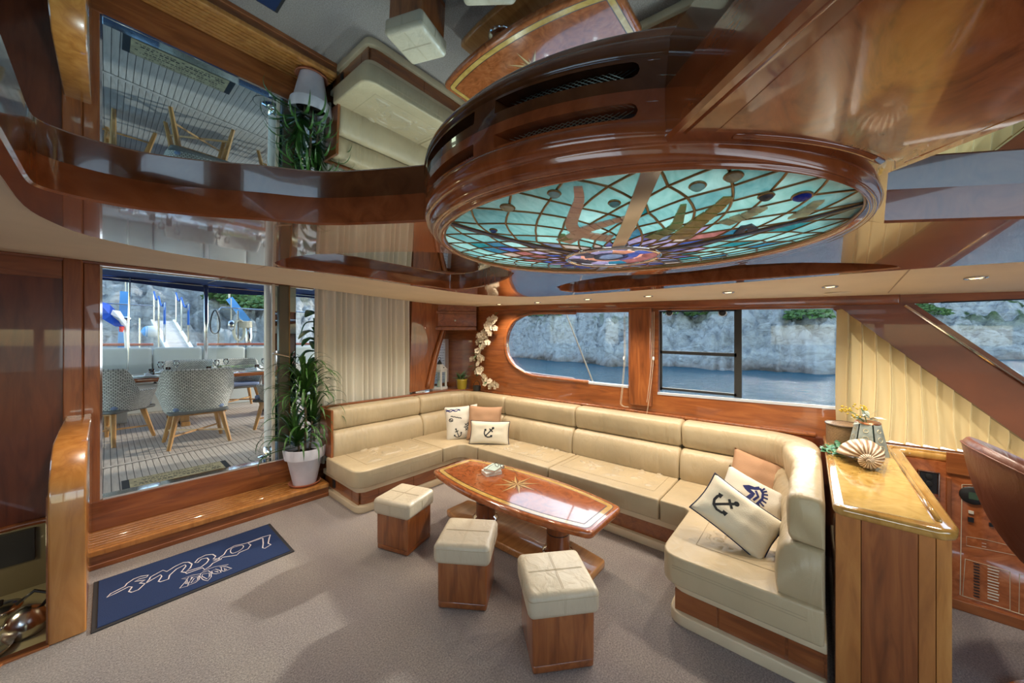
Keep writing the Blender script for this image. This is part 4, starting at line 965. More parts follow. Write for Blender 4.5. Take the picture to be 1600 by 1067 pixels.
pr([([(.04+.42*i/8, .86+.02*math.sin(i*2)) for i in range(9)], 0), ([(.04+.42*i/8, .90+.015*math.cos(i*2)) for i in range(9)], 0)], .012, 'printed_band', INKB)
pr([([(.16+.04*i, .71-.012*i+(.012 if i % 2 else 0)) for i in range(9)], 0)], .010, 'printed_words', INK)
pr(anchor(.33, .2, .13, .3), .010, 'printed_anchor', INK)
pr([([(.66+.10*math.cos(a*PI/6), .36+.10*math.sin(a*PI/6)) for a in range(12)], 1), ([(.66+.055*math.cos(a*PI/4), .36+.055*math.sin(a*PI/4)) for a in range(8)], 1)]+[([(.66+.03*math.cos(a*PI/4), .36+.03*math.sin(a*PI/4)), (.66+.14*math.cos(a*PI/4), .36+.14*math.sin(a*PI/4))], 0) for a in range(8)], .008, 'printed_wheel', INK)
pr([([(.16+.06*math.cos(a*PI/4), .60+.045*math.sin(a*PI/4)) for a in range(8)], 1), ([(.12, .62), (.22, .56)], 0)], .010, 'printed_shell', INK)
pillow('plain_tan_cushion', Dp(757, 661, 4.28), .42, .42, .13, nvec(-4, 18), -.03, TAN, 'plain tan cushion between the two printed ones in the sofa corner')
t3, pr = pillow('small_anchor_cushion', Dp(765, 676, 4.10), .47, .27, .11, nvec(-3, 20), -.02, LINEN2, 'small oblong cream cushion with black anchor and dark piping in the corner', PIPING)
pr(anchor(.50, .50, .135, -.75, 1.74) , .014, 'printed_anchor', INK)
pillow('right_tan_cushion', Dp(1188, 752, 2.62), .42, .36, .12, nvec(-22, 30), -.32, TAN, 'tan cushion behind the seahorse cushion at the right end of the sofa')
t5, pr = pillow('seahorse_cushion', Dp(1172, 792, 2.32), .40, .38, .12, nvec(-22, 28), -.45, LINEN, 'white cushion with navy seahorse against the right sofa arm')
sh = [(.50, .86), (.44, .80), (.36, .78), (.30, .74), (.38, .72), (.45, .70), (.42, .62), (.38, .54), (.40, .46), (.47, .40), (.53, .34), (.52, .27), (.46, .25), (.43, .29), (.47, .31)]
pr([(sh, 0)], .024, 'seahorse_print', INKB); pr([([(.50, .86), (.56, .80), (.58, .70), (.55, .60), (.52, .50), (.53, .40)], 0), ([(.46, .78), (.52, .70), (.48, .60)], 0)], .014, 'seahorse_print', INKB)
pr([([(.52+.05*math.cos(a), .70+.15*math.sin(a)), (.52+.13*math.cos(a), .70+.22*math.sin(a))], 0) for a in [x*.35-1.2 for x in range(8)]], .010, 'seahorse_crest', INKB)
t6, pr = pillow('right_anchor_cushion', Dp(1151, 806, 2.06), .42, .27, .12, nvec(-20, 30), -.62, LINEN2, 'cream anchor cushion with navy piping lying in front of the seahorse cushion', PIPING)
pr(anchor(.30, .50, .15, -.81, 1.55), .014, 'printed_anchor', INK)
# ================================================================== COUNTER
W_MD = wood('counter_mid_wood', (.30, .105, .024), (.42, .155, .036), (.52, .22, .055), (6, 6, .8))
ct = thing('helm_counter', (2.8, -.25, 0), 'tall wooden counter with glossy golden top behind the sofa arm', 'counter')
cz = .90
cp = [(2.03, -.085), (2.06, -.065), (3.50, -.055), (3.50, -2.5), (3.36, -2.5), (3.36, -.47), (3.33, -.435), (2.10, -.42), (2.05, -.405), (2.02, -.37)]
MB().prism(cp, .858, .90).build('worktop', W_CT, ct, smooth=.6, bevel=.016, seg=4)
MB().prism([(2.065, -.10), (3.46, -.09), (3.46, -.36), (3.40, -.37), (2.075, -.355)], .899, .9015).build('inlay_field', W_GOLD, ct)
MB().tube(smoothpoly([(2.11, -.372, .903), (3.30, -.378, .903), (3.38, -.40, .903), (3.405, -.50, .903), (3.405, -2.48, .903)], 4, False), .009, 8).build('raised_moulding', W_CT, ct, smooth=9)
for y0, y1, mt in ((-.40, -.36, W_LT), (-.36, -.315, W_MD), (-.315, -.155, W_V), (-.155, -.075, W_MD)):
    MB().box(2.085, 2.125, y0+.0008, y1-.0008, 0, .86).build('panel', mt, ct, bevel=.002)
MB().box(2.12, 3.46, -.40, -.075, 0, .86).build('body', W_V, ct)
# dash / helm side panel
dp = thing('switchboard', (3.34, -1.0, 0), 'dark wooden switchboard panel with gauge and breaker rows beside the helm chair', 'control panel')
HX = 3.34
MB().box(HX, HX+.1, -2.5, -.40, .05, .86).build('board', W_DKM if False else W_TAB, dp); MB().box(HX-.03, HX+.1, -2.5, -.40, 0, .06).build('plinth', W_TK if False else W_Y, dp, bevel=.004)
def hx(px, py, x=HX): return Xp(px, py, x)
def hbox(name, mat, p0, p1, th, par=dp, bev=.0): 
    a, b_ = hx(*p0), hx(*p1); return MB().box(HX-th, HX+.001, min(a.y, b_.y), max(a.y, b_.y), min(a.z, b_.z), max(a.z, b_.z)).build(name, mat, par, bevel=bev)
hbox('door_rail', W_Y, (1478, 738), (1700, 735), .012, bev=.003)
hbox('stile', W_V, (1478, 745), (1486, 940), .012, bev=.003)
o = hbox('instrument', BLACK, (1437, 735), (1465, 772), .006, bev=.003)
a, b_ = hx(1434, 733), hx(1467, 776)
MB().tube([(HX-.008, a.y, a.z), (HX-.008, b_.y, a.z), (HX-.008, b_.y, b_.z), (HX-.008, a.y, b_.z)], .005, 6, closed=True).build('chrome_bezel', CHROME, o)
for k in (744, 755): q = hx(1451, k); MB().lathe([(.016, 0), (.014, .005), (0, .006)], (0, 0, 0), 16, M=T(HX-.006, q.y, q.z) @ Matrix.Rotation(-PI/2, 4, 'Y')).build('dial', BLKM, o)
LINE = plain('engraved_line', (.55, .45, .30), .5)
def hline(pts, w=.002, closed=True, name='engraved_line', mat=LINE): 
    return MB().tube([hx(*p)+Vector((-.001, 0, 0)) for p in pts], w, 4, closed=closed).build(name, mat, dp)
hline([(1503, 757), (1500, 929), (1600, 961), (1720, 1000), (1720, 760)], .0025)
hline([(1508, 873), (1578, 893), (1578, 953), (1504, 931)]); hline([(1593, 897), (1680, 920), (1680, 990), (1592, 958)])
hline([(1510, 838), (1540, 843), (1600, 858), (1600, 870), (1510, 852)], .0012)
q = hx(1520, 774); gg = MB().lathe([(.0, .012), (.045, .012), (.052, .006), (.052, 0)], (0, 0, 0), 28, M=T(HX, q.y, q.z) @ Matrix.Rotation(-PI/2, 4, 'Y')).build('round_gauge', BLKM, dp, smooth=.8)
MB().box(HX-.014, HX-.011, q.y-.024, q.y+.018, q.z-.02, q.z+.02).build('gauge_screen', GREENG, gg)
hbox('switch', ALU, (1513, 797), (1521, 803), .006); hbox('switch', BLACK, (1512, 807), (1521, 816), .008); hbox('switch', BLACK, (1545, 816), (1552, 823), .006); hbox('label_plate', ALU, (1534, 848), (1541, 850), .002); hbox('label_plate', ALU, (1534, 853), (1541, 855), .002)
for i in range(12):
    y = 879+i*4.6; hbox('breaker_switch', BLACK, (1521, y), (1530, y+3.2), .012, bev=.0); wl_ = (0, 2, 1, 1)[i % 4]; hbox('label_strip', ALU, (1543, y+5), (1559+wl_, y+8.4), .003)
# helm chair: tub shell in brown leather
hc = thing('helm_chair', (2.66, -1.02, 0), 'brown leather tub chair at the helm right of the counter', 'chair')
CX, CYc = 2.62, -.88
def tubfn(r0, off=0.):
    def fn(u, v):
        a = math.radians(90-150+300*u); back = math.cos(a-math.radians(90)); 
        top = .86+.26*max(0, (back+.25)/1.25)**.8 if back > -.25 else .84-.06*(-back-.25)
        z = .56+(top-.56)*v-off*.0; rad = .06+.255*(v**.52)+off; bulge = .02*math.sin(v*PI)
        return Vector((CX+(rad+bulge)*math.cos(a)*1.06, CYc+(rad+bulge)*math.sin(a), z))
    return fn
m = MB(); n_u, n_v = 48, 14
fo, fi = tubfn(0, .03), tubfn(0, -.015)
m.grid(fo, n_u, n_v); m.grid(fi, n_u, n_v)
def rimfn(u, v): 
    p, q = fo(u, 1), fi(u, 1); t = v; c = (p+q)/2; return p*(1-t)+q*t+Vector((0, 0, .028*math.sin(PI*t)))
m.grid(rimfn, n_u, 6)
for ue in (0, 1): m.grid(lambda a, v: fo(ue, a)*(1-v)+fi(ue, a)*v, n_v, 3)
m.build('shell', LEA_BR, hc, smooth=9, weld=True)
rm_ = [rimfn(i/48, .0)+Vector((0, 0, .002)) for i in range(49)]; MB().tube(rm_, .004, 6).build('piping', LEA_BR, hc, smooth=9)
MB().lathe([(.0, .60), (.10, .61), (.15, .66), (.16, .70), (.10, .73), (0, .735)], (CX, CYc, 0), 28).build('seat_cushion', LEA_BR, hc, smooth=9)
MB().lathe([(.22, 0), (.22, .02), (.05, .05), (.035, .08), (.035, .60)], (CX, CYc, 0), 24).build('pedestal', CHROME, hc, smooth=.8)
# ---- things on the counter
# seashell
shl = thing('sea_shell', (2.87, -.24, .902), 'large striped spiral sea shell lying on the golden counter', 'shell')
def shellfn(u, v):
    th = u*2.35*2*PI; k = math.exp((u-1)*2.35*2*PI*.185); R_ = .030*k; r = .056*k*(1+.02*math.cos(th*14))
    a = v*2*PI; ax = .10-.165*k
    x = (R_+r*math.cos(a))*math.cos(th); y = (R_+r*math.cos(a))*math.sin(th); z = ax*1.0+r*math.sin(a)*1.25*(1+.25*k)
    return Vector((x, y, z))
S0 = MB(); S0.grid(shellfn, 150, 22, (1, 1)); 
axd = (-F*.75-Rt*.65+Vector((0, 0, .12))).normalized()   # spire points to the camera's left
qx = Vector((0, 0, 1)).cross(axd).normalized(); qy = axd.cross(qx)
Mx = Matrix((( qx.x, qy.x, axd.x), (qx.y, qy.y, axd.y), (qx.z, qy.z, axd.z))).to_4x4()
Cc = Dp(1354, 716, 1.95)
S0.v = [tuple(Cc+(Mx @ Matrix.Rotation(.9, 4, 'Z') @ Vector((p[0]*1.55, p[1]*1.35, p[2]*1.6)))) for p in S0.v]
zmin = min(p[2] for p in S0.v); S0.v = [(p[0], p[1], p[2]-zmin+.902) for p in S0.v]
S0.uv = [(u_*14, v_) for (u_, v_) in S0.uv]
S0.build('spiral_shell', SHELLM, shl, smooth=9)
# patterned tapered vase
vs_ = thing('patterned_vase', (3.02, -.22, .90), 'six-sided grey patterned vase holding dried yellow flowers', 'vase')
vc = Zp(1362, 706, .90); vc = Vector((3.10, -.26, .90))
VP_ = plain('vase_panel', (.30, .34, .31), .45, coat=.4, var=.25, vs=30); VP2 = plain('vase_motif', (.52, .46, .30), .5)
m = MB(); k = 6
for i in range(k):
    a0, a1_ = 2*PI*i/k+.3, 2*PI*(i+1)/k+.3
    lo = [Vector((vc.x+.092*math.cos(a), vc.y+.092*math.sin(a), .901)) for a in (a0+.05, a1_-.05)]; hi = [Vector((vc.x+.056*math.cos(a), vc.y+.056*math.sin(a), 1.095)) for a in (a0+.05, a1_-.05)]
    f = [lo[0], lo[1], hi[1], hi[0]]; mid_ = sum(f, Vector())/4; nn_ = (f[1]-f[0]).cross(f[3]-f[0]).normalized(); nn_ = nn_ if nn_.dot(mid_-vc) > 0 else -nn_
    pnl = MB().add([q for q in f]+[q+nn_*.003 for q in f], [(3, 2, 1, 0), (4, 5, 6, 7), (0, 1, 5, 4), (1, 2, 6, 5), (2, 3, 7, 6), (3, 0, 4, 7)]).build('vase_panel', VP_, vs_)
    mo = MB()
    for t, rad in ((.25, .017), (.52, .014), (.77, .011)):
        c = (f[0]+f[1])/2*(1-t)+(f[2]+f[3])/2*t+nn_*.0035; ex = (f[1]-f[0]).normalized(); ey = nn_.cross(ex)
        mo.tube([c+(ex*math.cos(q*PI/6)+ey*math.sin(q*PI/6))*rad for q in range(12)], .0022, 4, closed=True)
    mo.build('motif', VP2, pnl)
MB().lathe([(.088, 0), (.086, .004), (.052, .19), (.050, .19), (.048, .17), (0, .16)], (vc.x, vc.y, .90), 6, M=Matrix.Rotation(.3, 4, 'Z')).build('vase_body', plain('vase_edge', (.05, .09, .08), .4, coat=.4), vs_)
MB().lathe([(.056, .188), (.060, .194), (.056, .2), (.050, .196)], (vc.x, vc.y, .90), 24).build('copper_rim', plain('copper', (.5, .22, .12), .3, .9), vs_)
fl_ = thing('dried_flowers', (vc.x, vc.y, 1.08), 'bunch of yellow dried flowers with silvery leaves in the vase', 'flowers')
for (px, py, n_) in ((1322, 640, 22), (1345, 637, 18), (1333, 652, 10)):
    c = Dp(px, py, 2.2); MB().tube([(vc.x, vc.y, 1.07), tuple((Vector((vc.x, vc.y, 1.07))+c)/2+Vector((.01, 0, .02))), tuple(c)], .0025, 5).build('stem', LEAF3, fl_)
    hd = MB()
    for i in range(n_):
        p = c+Vector((random.uniform(-.032, .032), random.uniform(-.032, .032), random.uniform(-.012, .02))); hd.lathe([(0, -.006), (.008, 0), (0, .006)], p, 6)
    hd.build('flower_head', MUST, fl_, smooth=9)
lf = MB().grid(lambda u, v: Vector(((u)*.075, (v-.5)*.02*math.sin(PI*min(1, u*1.05+.02))**.7, .02*u-.04*u*u)), 6, 2).mesh('leaf', plain('silver_leaf', (.42, .47, .40), .7), 9)
for i in range(14):
    a = random.uniform(0, 6.28); inst('leaf', lf, fl_, (random.uniform(-.02, .02), random.uniform(-.02, .02), random.uniform(.0, .06)), (random.uniform(-.5, .5), -random.uniform(.1, 1.1), a))
# wicker box
wb_ = thing('wicker_box', (3.3, -.12, .90), 'round brown wicker box on the counter behind the flowers', 'basket')
wc = Zp(1305, 690, .9); wc = Vector((3.30, -.16, .90))
m = MB(); m.grid(lambda u, v: Vector((wc.x+(.105)*math.cos(u*2*PI), wc.y+.09*math.sin(u*2*PI), .90+.13*v)), 40, 4, (3.2, .8)); m.build('woven_side', WICK_BR, wb_, smooth=9)
m = MB(); m.grid(lambda u, v: Vector((wc.x+.108*v*math.cos(u*2*PI), wc.y+.093*v*math.sin(u*2*PI), 1.035+.006*(1-v))), 40, 4, (3.2, .6)); m.build('woven_lid', WICK_BR, wb_, smooth=9)
MB().tube([(wc.x+.107*math.cos(t*PI/18), wc.y+.092*math.sin(t*PI/18), 1.033) for t in range(36)], .006, 6, closed=True).build('rim', WICK_BR, wb_, smooth=9)
# trailing succulent
tr_ = thing('trailing_greenery', (2.95, -.12, .90), 'sprig of small green leaves spilling over the counter edge', 'plant')
lf2 = MB().grid(lambda u, v: Vector((u*.042, (v-.5)*.022*math.sin(PI*min(1, u*.95+.05))**.6, .006*math.sin(PI*u)-.004*abs(v-.5))), 5, 2).mesh('leaf', plain('succulent_green', (.06, .20, .10), .35, var=.3), 9)
sprig = [[Dp(1345, 690, 2.55), Dp(1320, 700, 2.40), Dp(1300, 708, 2.25), Dp(1290, 714, 2.18)], [Dp(1350, 690, 2.55), Dp(1325, 693, 2.42), Dp(1305, 697, 2.35)], [Dp(1330, 705, 2.35), Dp(1312, 712, 2.22), Dp(1306, 720, 2.14)]]
for sp_ in sprig:
    pts = smoothpoly([tuple(q) for q in sp_], 6, False)
    for q in pts: q.z = max(q.z, .912)
    MB().tube(pts, .002, 5).build('stem', LEAF, tr_)
    for q in pts:
        for k in range(3):
            l = inst('leaf', lf2, tr_, q-tr_.location, (random.uniform(-.4, .4), random.uniform(-.7, .1), random.uniform(0, 6.28)))
# ================================================================== CURTAINS
def curtain(name, p_tl, p_tr, p_bl, p_br, folds, amp, mat, label, outw, seedv=0, nu=160, nv=14):
    t = thing(name, (Vector(p_bl)+Vector(p_br))/2, label, 'curtain')
    p_tl, p_tr, p_bl, p_br = map(Vector, (p_tl, p_tr, p_bl, p_br)); outw = Vector(outw)
    def fn(u, v):
        p = (p_bl.lerp(p_br, u)).lerp(p_tl.lerp(p_tr, u), v); uu = u*folds+.25*math.sin(u*folds*1.7+seedv)
        a = math.sin(uu*2*PI); a = math.copysign(abs(a)**.7, a)
        return p+outw*(amp*a*(1-.25*v)+.006*noise.noise(Vector((u*20, v*3, seedv))))
    MB().grid(fn, nu, nv, (1, 1)).build('drape', mat, t, smooth=9); return t
cl = Yp(491, 450, 4.10); cr = Yp(646, 466, 4.10)
t = curtain('aft_curtain', (1.47, 4.10, 2.19), (2.67, 4.10, 2.19), (1.47, 4.10, .26), (2.67, 4.10, .26), 15, .048, CURT, 'long pleated cream curtain between the sliding door and the wood pillar', (0, -1, 0))
MB().tube([(1.45, 4.12, 2.205), (2.70, 4.12, 2.205)], .009, 8).build('curtain_rail', BRASS, t)
def cx_(px, py, x=3.50): return Xp(px, py, x)
# triangular curtain: pleats hang under the slanting pillar
tc_ = thing('side_curtain', (3.5, -.6, .95), 'triangular backlit pleated cream curtain under the slanting pillar', 'curtain')
A0 = cx_(1307, 480); A1 = cx_(1309, 700); B1 = cx_(1640, 728); B0 = cx_(1640, 716)
tops = [cx_(1307, 481), cx_(1318, 482), cx_(1600, 689), cx_(1660, 735)]
yL, yR = A0.y, cx_(1655, 715).y
def ztop(y):
    pa, pb = cx_(1316, 484), cx_(1600, 692); t = (y-pa.y)/(pb.y-pa.y); return pa.z+(pb.z-pa.z)*max(0, t)
def zbot(y): 
    return .925
def tcf(u, v):
    y = yL+(yR-yL)*u; zt = max(ztop(y), .95); uu = u*13.5; s_ = uu-math.floor(uu); saw = (s_/.82 if s_ < .82 else (1-s_)/.18)
    z = zbot(y)+(zt-zbot(y))*v; gather = .010*noise.noise(Vector((u*30, v*5, 2)))*(1-v)
    return Vector((3.490-.075*saw*(1-.25*v)+gather, y+.012*math.sin(v*3+u*9)*(1-v), z))
MB().grid(tcf, 270, 16, (1, 1)).build('drape', CURT2, tc_, smooth=9)
# ================================================================== CORNER NICHE
lk = thing('overhead_locker', (3.2, 4.25, 1.72), 'small wooden overhead locker with knob above the niche', 'locker')
def cornerbox(name, mat, z0, z1, off, par, bev=.004):
    a, b_ = Vector((3.0, 4.10)), Vector((3.50, 3.70)); n_ = Vector((-.625, -.78))*off
    return MB().prism([tuple(a+n_), tuple(b_+n_), (3.52, 3.72), (3.52, 4.38), (3.0, 4.38)], z0, z1).build(name, mat, par, bevel=bev)
cornerbox('front', W_X, 1.815, 2.0, .0, lk); cornerbox('bottom_rail', W_X, 1.76, 1.812, .03, lk, .01); cornerbox('moulding', W_X, 2.0, 2.035, .02, lk, .008); cornerbox('fascia', W_X, 2.035, 2.2, .0, lk)
p = Vector((3.25, 3.88, 1.90)); MB().lathe([(.006, 0), (.006, .014), (.014, .018), (.014, .024), (0, .028)], (0, 0, 0), 14, M=T(*p) @ Matrix.Rotation(-.67, 4, 'Z') @ Matrix.Rotation(PI/2, 4, 'X')).build('knob', CHROME, lk, smooth=.9)
# light chart sheet in the niche (paper seen from behind)
chs = thing('pinned_chart', (3.3, 4.40, 1.3), 'pale written sheet hung at the back of the corner niche', 'paper sheet')
chx0, chx1 = Yp(676, 520, 4.40).x, Yp(703, 520, 4.40).x
MB().box(chx0, chx1, 4.395, 4.40, .96, 1.64).build('sheet', SHEER, chs); MB().box(chx1-.10, chx1, 4.390, 4.394, .96, 1.64).build('folded_margin', plain('sheet_margin', (.50, .42, .42), .8), chs)
tx = MB()
for i in range(15):
    z = 1.59-.042*i; x = chx0+.05
    while x < chx1-.13:
        w = random.uniform(.012, .04); tx.box(x, x+w, 4.3935, 4.3945, z, z+.006); x += w+.012
tx.build('written_lines', plain('faded_ink', (.20, .22, .28), .8), chs)['kind'] = 'stuff'
# lantern
lc = Zp(692, 606, .90); lc = Vector((3.20, 4.17, .90))
lt = thing('white_lantern', lc, 'white wooden candle lantern with dark metal top in the corner niche', 'lantern', None, .35)
def loc(name, mat, mb, **k): o = mb.build(name, mat, None, **k); o.parent = lt; return o
loc('base', WHITE, MB().box(-.085, .085, -.085, .085, 0, .035), bevel=.004)
loc('top_frame', WHITE, MB().box(-.08, .08, -.08, .08, .255, .285), bevel=.004)
for sx in (-1, 1):
    for sy in (-1, 1): loc('corner_post', WHITE, MB().box(sx*.066-.011, sx*.066+.011, sy*.066-.011, sy*.066+.011, .033, .257))
for a in range(4):
    M_ = RZ(a*PI/2); loc('glass_pane', GLASS, MB().box(-.056, .056, -.067, -.065, .035, .255, M_))
loc('roof', WHITE, MB().add([(-.088, -.088, .285), (.088, -.088, .285), (.088, .088, .285), (-.088, .088, .285), (-.032, -.032, .365), (.032, -.032, .365), (.032, .032, .365), (-.032, .032, .365)], [(3, 2, 1, 0), (4, 5, 6, 7), (0, 1, 5, 4), (1, 2, 6, 5), (2, 3, 7, 6), (3, 0, 4, 7)]), bevel=.003)
loc('vent_cap', plain('dark_metal', (.05, .045, .04), .4, .7), MB().lathe([(.034, .365), (.036, .375), (.026, .40), (.012, .415), (.006, .43), (0, .432)], n=16), smooth=9)
loc('ring', MATS['dark_metal'], MB().tube([(0, .022*math.cos(a*PI/8), .445+.022*math.sin(a*PI/8)) for a in range(16)], .0035, 5, closed=True))
loc('candle', plain('candle_wax', (.60, .60, .45), .6), MB().lathe([(.033, .035), (.033, .13), (0, .132)], n=20), smooth=.8)
loc('vent_hole', BLACK, MB().box(-.01, .01, -.075, -.070, .31, .325))
# little vase with sprigs
vv = thing('speckled_vase', (3.03, 4.14, .90), 'slim speckled vase with green sprigs left of the lantern', 'vase')
VX, VY = 3.03, 4.14
MB().lathe([(.022, 0), (.036, .03), (.034, .07), (.016, .11), (.020, .125), (.014, .16), (.018, .18), (.012, .18)], (VX, VY, .90), 18).build('vase_body', plain('speckled_glaze', (.42, .40, .36), .3, coat=.5, var=.6, vs=60), vv, smooth=9)
lfm = MB().grid(lambda u, v: Vector((u*.085, (v-.5)*.018*math.sin(PI*min(1, u*.96+.03))**.7, -.03*u*u)), 6, 2).mesh('leaf', LEAF3, 9)
for i in range(5):
    a = i*1.3; tip = Vector((.05*math.cos(a), .04*math.sin(a), .33+.03*math.sin(i*3))); MB().tube([(VX, VY, 1.07), (VX+tip.x*.5, VY+tip.y*.5, .9+.25), (VX+tip.x, VY+tip.y, .90+tip.z)], .0018, 4).build('stem', LEAF3, vv)
    for k in range(7):
        q = Vector((0, 0, .17)).lerp(tip, .25+.12*k); inst('leaf', lfm, vv, q, (random.uniform(-.4, .4), -random.uniform(.2, 1.0), random.uniform(0, 6.28)))
# pebble group / small figurine
pb = thing('driftwood_ornament', (2.78, 4.03, .90), 'small whitish stone ornament on the sofa rail', 'ornament')
for i in range(5): MB().lathe([(0, 0), (.018, .004), (.02, .014), (.010, .024), (0, .026)], (2.72+.03*i, 4.045+.004*(i % 2), .90), 8, sx=random.uniform(.8, 1.3)).build('pebble', plain('pale_stone', (.6, .56, .5), .7) if i == 0 else MATS['pale_stone'], pb, smooth=9)
# yellow pot with plant
yp = thing('yellow_potted_plant', (3.42, 3.97, .90), 'leafy plant in a small yellow pot right of the lantern', 'potted plant')
MB().lathe([(.060, 0), (.070, .02), (.082, .13), (.086, .135), (.082, .145), (.074, .13), (0, .12)], (3.42, 3.93, .90), 24).build('pot', YPOT, yp, smooth=.9)
for i in range(26):
    a = random.uniform(0, 6.28); inst('leaf', lfm, yp, (random.uniform(-.03, .03), -.04+random.uniform(-.03, .03), .12+random.uniform(0, .07)), (random.uniform(-.4, .4), -random.uniform(.2, 1.35), a), (1.5, 1.5, 1.5))
# orchid garland
og = thing('orchid_garland', (3.50, 3.75, .92), 'garland of cream silk orchids with leaves beside the oval window', 'garland')
gp_ = [Dp(776, 490, 4.9), Dp(766, 500, 4.82), Dp(755, 520, 4.78), Dp(750, 545, 4.72), Dp(741, 572, 4.70), Dp(752, 592, 4.62), Dp(772, 606, 4.55)]
gp_ = [Xp(px, py, 3.49) for px, py in ((778, 488), (768, 500), (757, 520), (750, 542), (742, 566), (745, 580), (757, 592), (770, 605))]
gs = smoothpoly([tuple(p) for p in gp_], 6, False); MB().tube(gs, .004, 6).build('stem', LEAF, og)
pet = MB()
for k in range(5):
    a = 2*PI*k/5; c = Vector((.018*math.cos(a), .018*math.sin(a), .004)); ring_ = [c+Vector((.015*math.cos(b_), .015*math.sin(b_), .003*math.cos(b_-a))) for b_ in [x*PI/3 for x in range(6)]]; pet.add([c+Vector((0, 0, -.003))]+ring_, [(0, 1+i, 1+(i+1) % 6) for i in range(6)])
pet.lathe([(.006, .004), (.005, .012), (0, .014)], (0, 0, 0), 6)
petm = pet.mesh('orchid_flower', PETAL, 9)
sel = [(764, 499), (771, 496), (767, 506), (758, 509), (762, 514), (770, 512), (757, 521), (750, 524), (760, 526), (752, 531), (746, 535), (757, 538), (750, 542), (762, 535), (744, 553), (750, 557), (741, 560), (753, 563), (746, 567), (748, 577), (744, 581), (756, 587), (760, 593), (764, 597), (770, 600), (766, 604), (774, 604), (759, 600), (765, 518), (763, 505), (773, 503), (748, 548)]
for px, py in sel+[(a+random.uniform(-5, 5), b_+random.uniform(-4, 4)) for a, b_ in sel for _ in range(1)]:
    p = Xp(px, py, 3.455+random.uniform(-.01, .02)); inst('orchid_flower', petm, og, p-og.location, (random.uniform(-.5, .5), -PI/2+random.uniform(-.5, .5), random.uniform(-.6, .6)), (1.35,)*3)
for i in range(30):
    p = random.choice(gs); inst('leaf', lfm, og, p-og.location+Vector((-.02, random.uniform(-.02, .02), 0)), (random.uniform(-1, 1), random.uniform(-1, 1), random.uniform(0, 6.28)), (.8,)*3)
bt = thing('basket_with_handle', (3.43, 3.92, .90), 'dark little wire basket beside the yellow pot', 'basket')
MB().lathe([(.05, 0), (.06, .07), (.058, .07), (.048, .005)], (3.44, 3.63, .90), 20).build('bowl', BLKM, bt, smooth=.9); MB().tube([(3.44-.058*math.cos(a*PI/10), 3.63, .97+.07*math.sin(a*PI/10)) for a in range(11)], .004, 6).build('handle', BLKM, bt)
# blind cords
for nm, pts, lab in (('blind_cord', ((1022, 487), (1021, 560), (1016, 610), (1010, 650)), 'long white blind cord with toggle beside the wooden window post'), ('thin_blind_cord', ((975, 489), (975, 560), (971, 612), (970, 632), (982, 636)), 'short thin blind cord hanging in the oval window')):
    t = thing(nm, Xp(*pts[0], 3.47), lab, 'cord'); q = smoothpoly([tuple(Xp(*p, 3.48)) for p in pts], 5, False)
    MB().tube(q, .0022, 5).build('cord', ROPE, t); q2 = [p+Vector((0, .018 if nm == 'blind_cord' else -.012, 0)) for p in q[:-3]]; MB().tube(q2, .0022, 5).build('cord', ROPE, t)
    p = Xp(pts[1][0], pts[1][1], 3.475); MB().lathe([(.006, -.02), (.010, -.01), (.010, .01), (.006, .02)], p, 10).build('toggle', WHITE, t, smooth=9)
for px, lab in ((1046, 'black round suction mount at the top left of the two-pane window'), (1129, 'black round suction mount near the black window mullion')):
    p = Xp(px, 488.5, XW+.045); t = thing('suction_mount', p, lab, 'suction cup'); MB().lathe([(.03, 0), (.026, .012), (.012, .02), (0, .022)], (0, 0, 0), 20, M=T(*p) @ Matrix.Rotation(-PI/2, 4, 'Y')).build('cup', BLACK, t, smooth=.9); MB().lathe([(.031, 0), (.034, .003), (.031, .005)], (0, 0, 0), 24, M=T(*p) @ Matrix.Rotation(-PI/2, 4, 'Y')).build('rim', WHITE, t)
# ================================================================== POTTED DRACAENA ON THE STEP
pc = Vector((1.33, 3.97, .134))
pd = thing('potted_dracaena', pc, 'tall spiky dracaena in a whitewashed clay pot on the step', 'potted plant')
MB().lathe([(.10, 0), (.135, .006), (.148, .028), (.140, .03), (.12, .012), (0, .012)], pc, 32).build('saucer', TERRA, pd, smooth=.9)
MB().lathe([(.105, .014), (.158, .27), (.162, .275), (.182, .28), (.195, .375), (.190, .385), (.176, .38), (.168, .33), (0, .32)], pc, 40).build('pot', POT, pd, smooth=.7)
MB().lathe([(0, .335), (.168, .325)], pc, 24).build('soil', SOIL, pd)
blade = MB().grid(lambda u, v: Vector((.34*math.sin(u*1.45)/1.0, (v-.5)*.034*(1-u)**.6*min(1, u*6+.4), .17*math.sin(u*2.4)-.10*u*u+abs(v-.5)*.006)), 9, 2).mesh('leaf', LEAF, 9)
stems = [((0, .0), 1.18, .013, 100), ((.055, .03), .74, .012, 58), ((-.055, -.01), .50, .011, 54)]
for (ox, oy), hgt, r, nl in stems:
    base = Vector((ox, oy, .33)); top = Vector((ox*1.6, oy*1.5, hgt*.72+.18)); q = [base, base.lerp(top, .5)+Vector((.012, .01, 0)), top]
    MB().tube([pc+p for p in q], [r, r*.9, r*.8], 8).build('cane', BARK, pd, smooth=9)
    for i in range(nl):
        t = random.random(); a = i*2.4+random.uniform(-.3, .3); sc = random.uniform(.75, 1.15)*(1.05 if nl > 50 else .8); z = top.z-.02-.13*t
        inst('leaf', blade, pd, (top.x, top.y, z), (random.uniform(-.15, .15), -.9+1.35*t+random.uniform(-.2, .2), a), (sc, sc, sc))
bl2 = thing('broad_leaf_plant', (1.62, 4.02, .134), 'dark broad-leaved plant behind the dracaena at the curtain edge', 'plant')
bx0 = Vector((1.55, 4.32, .37)); bl2.location = bx0
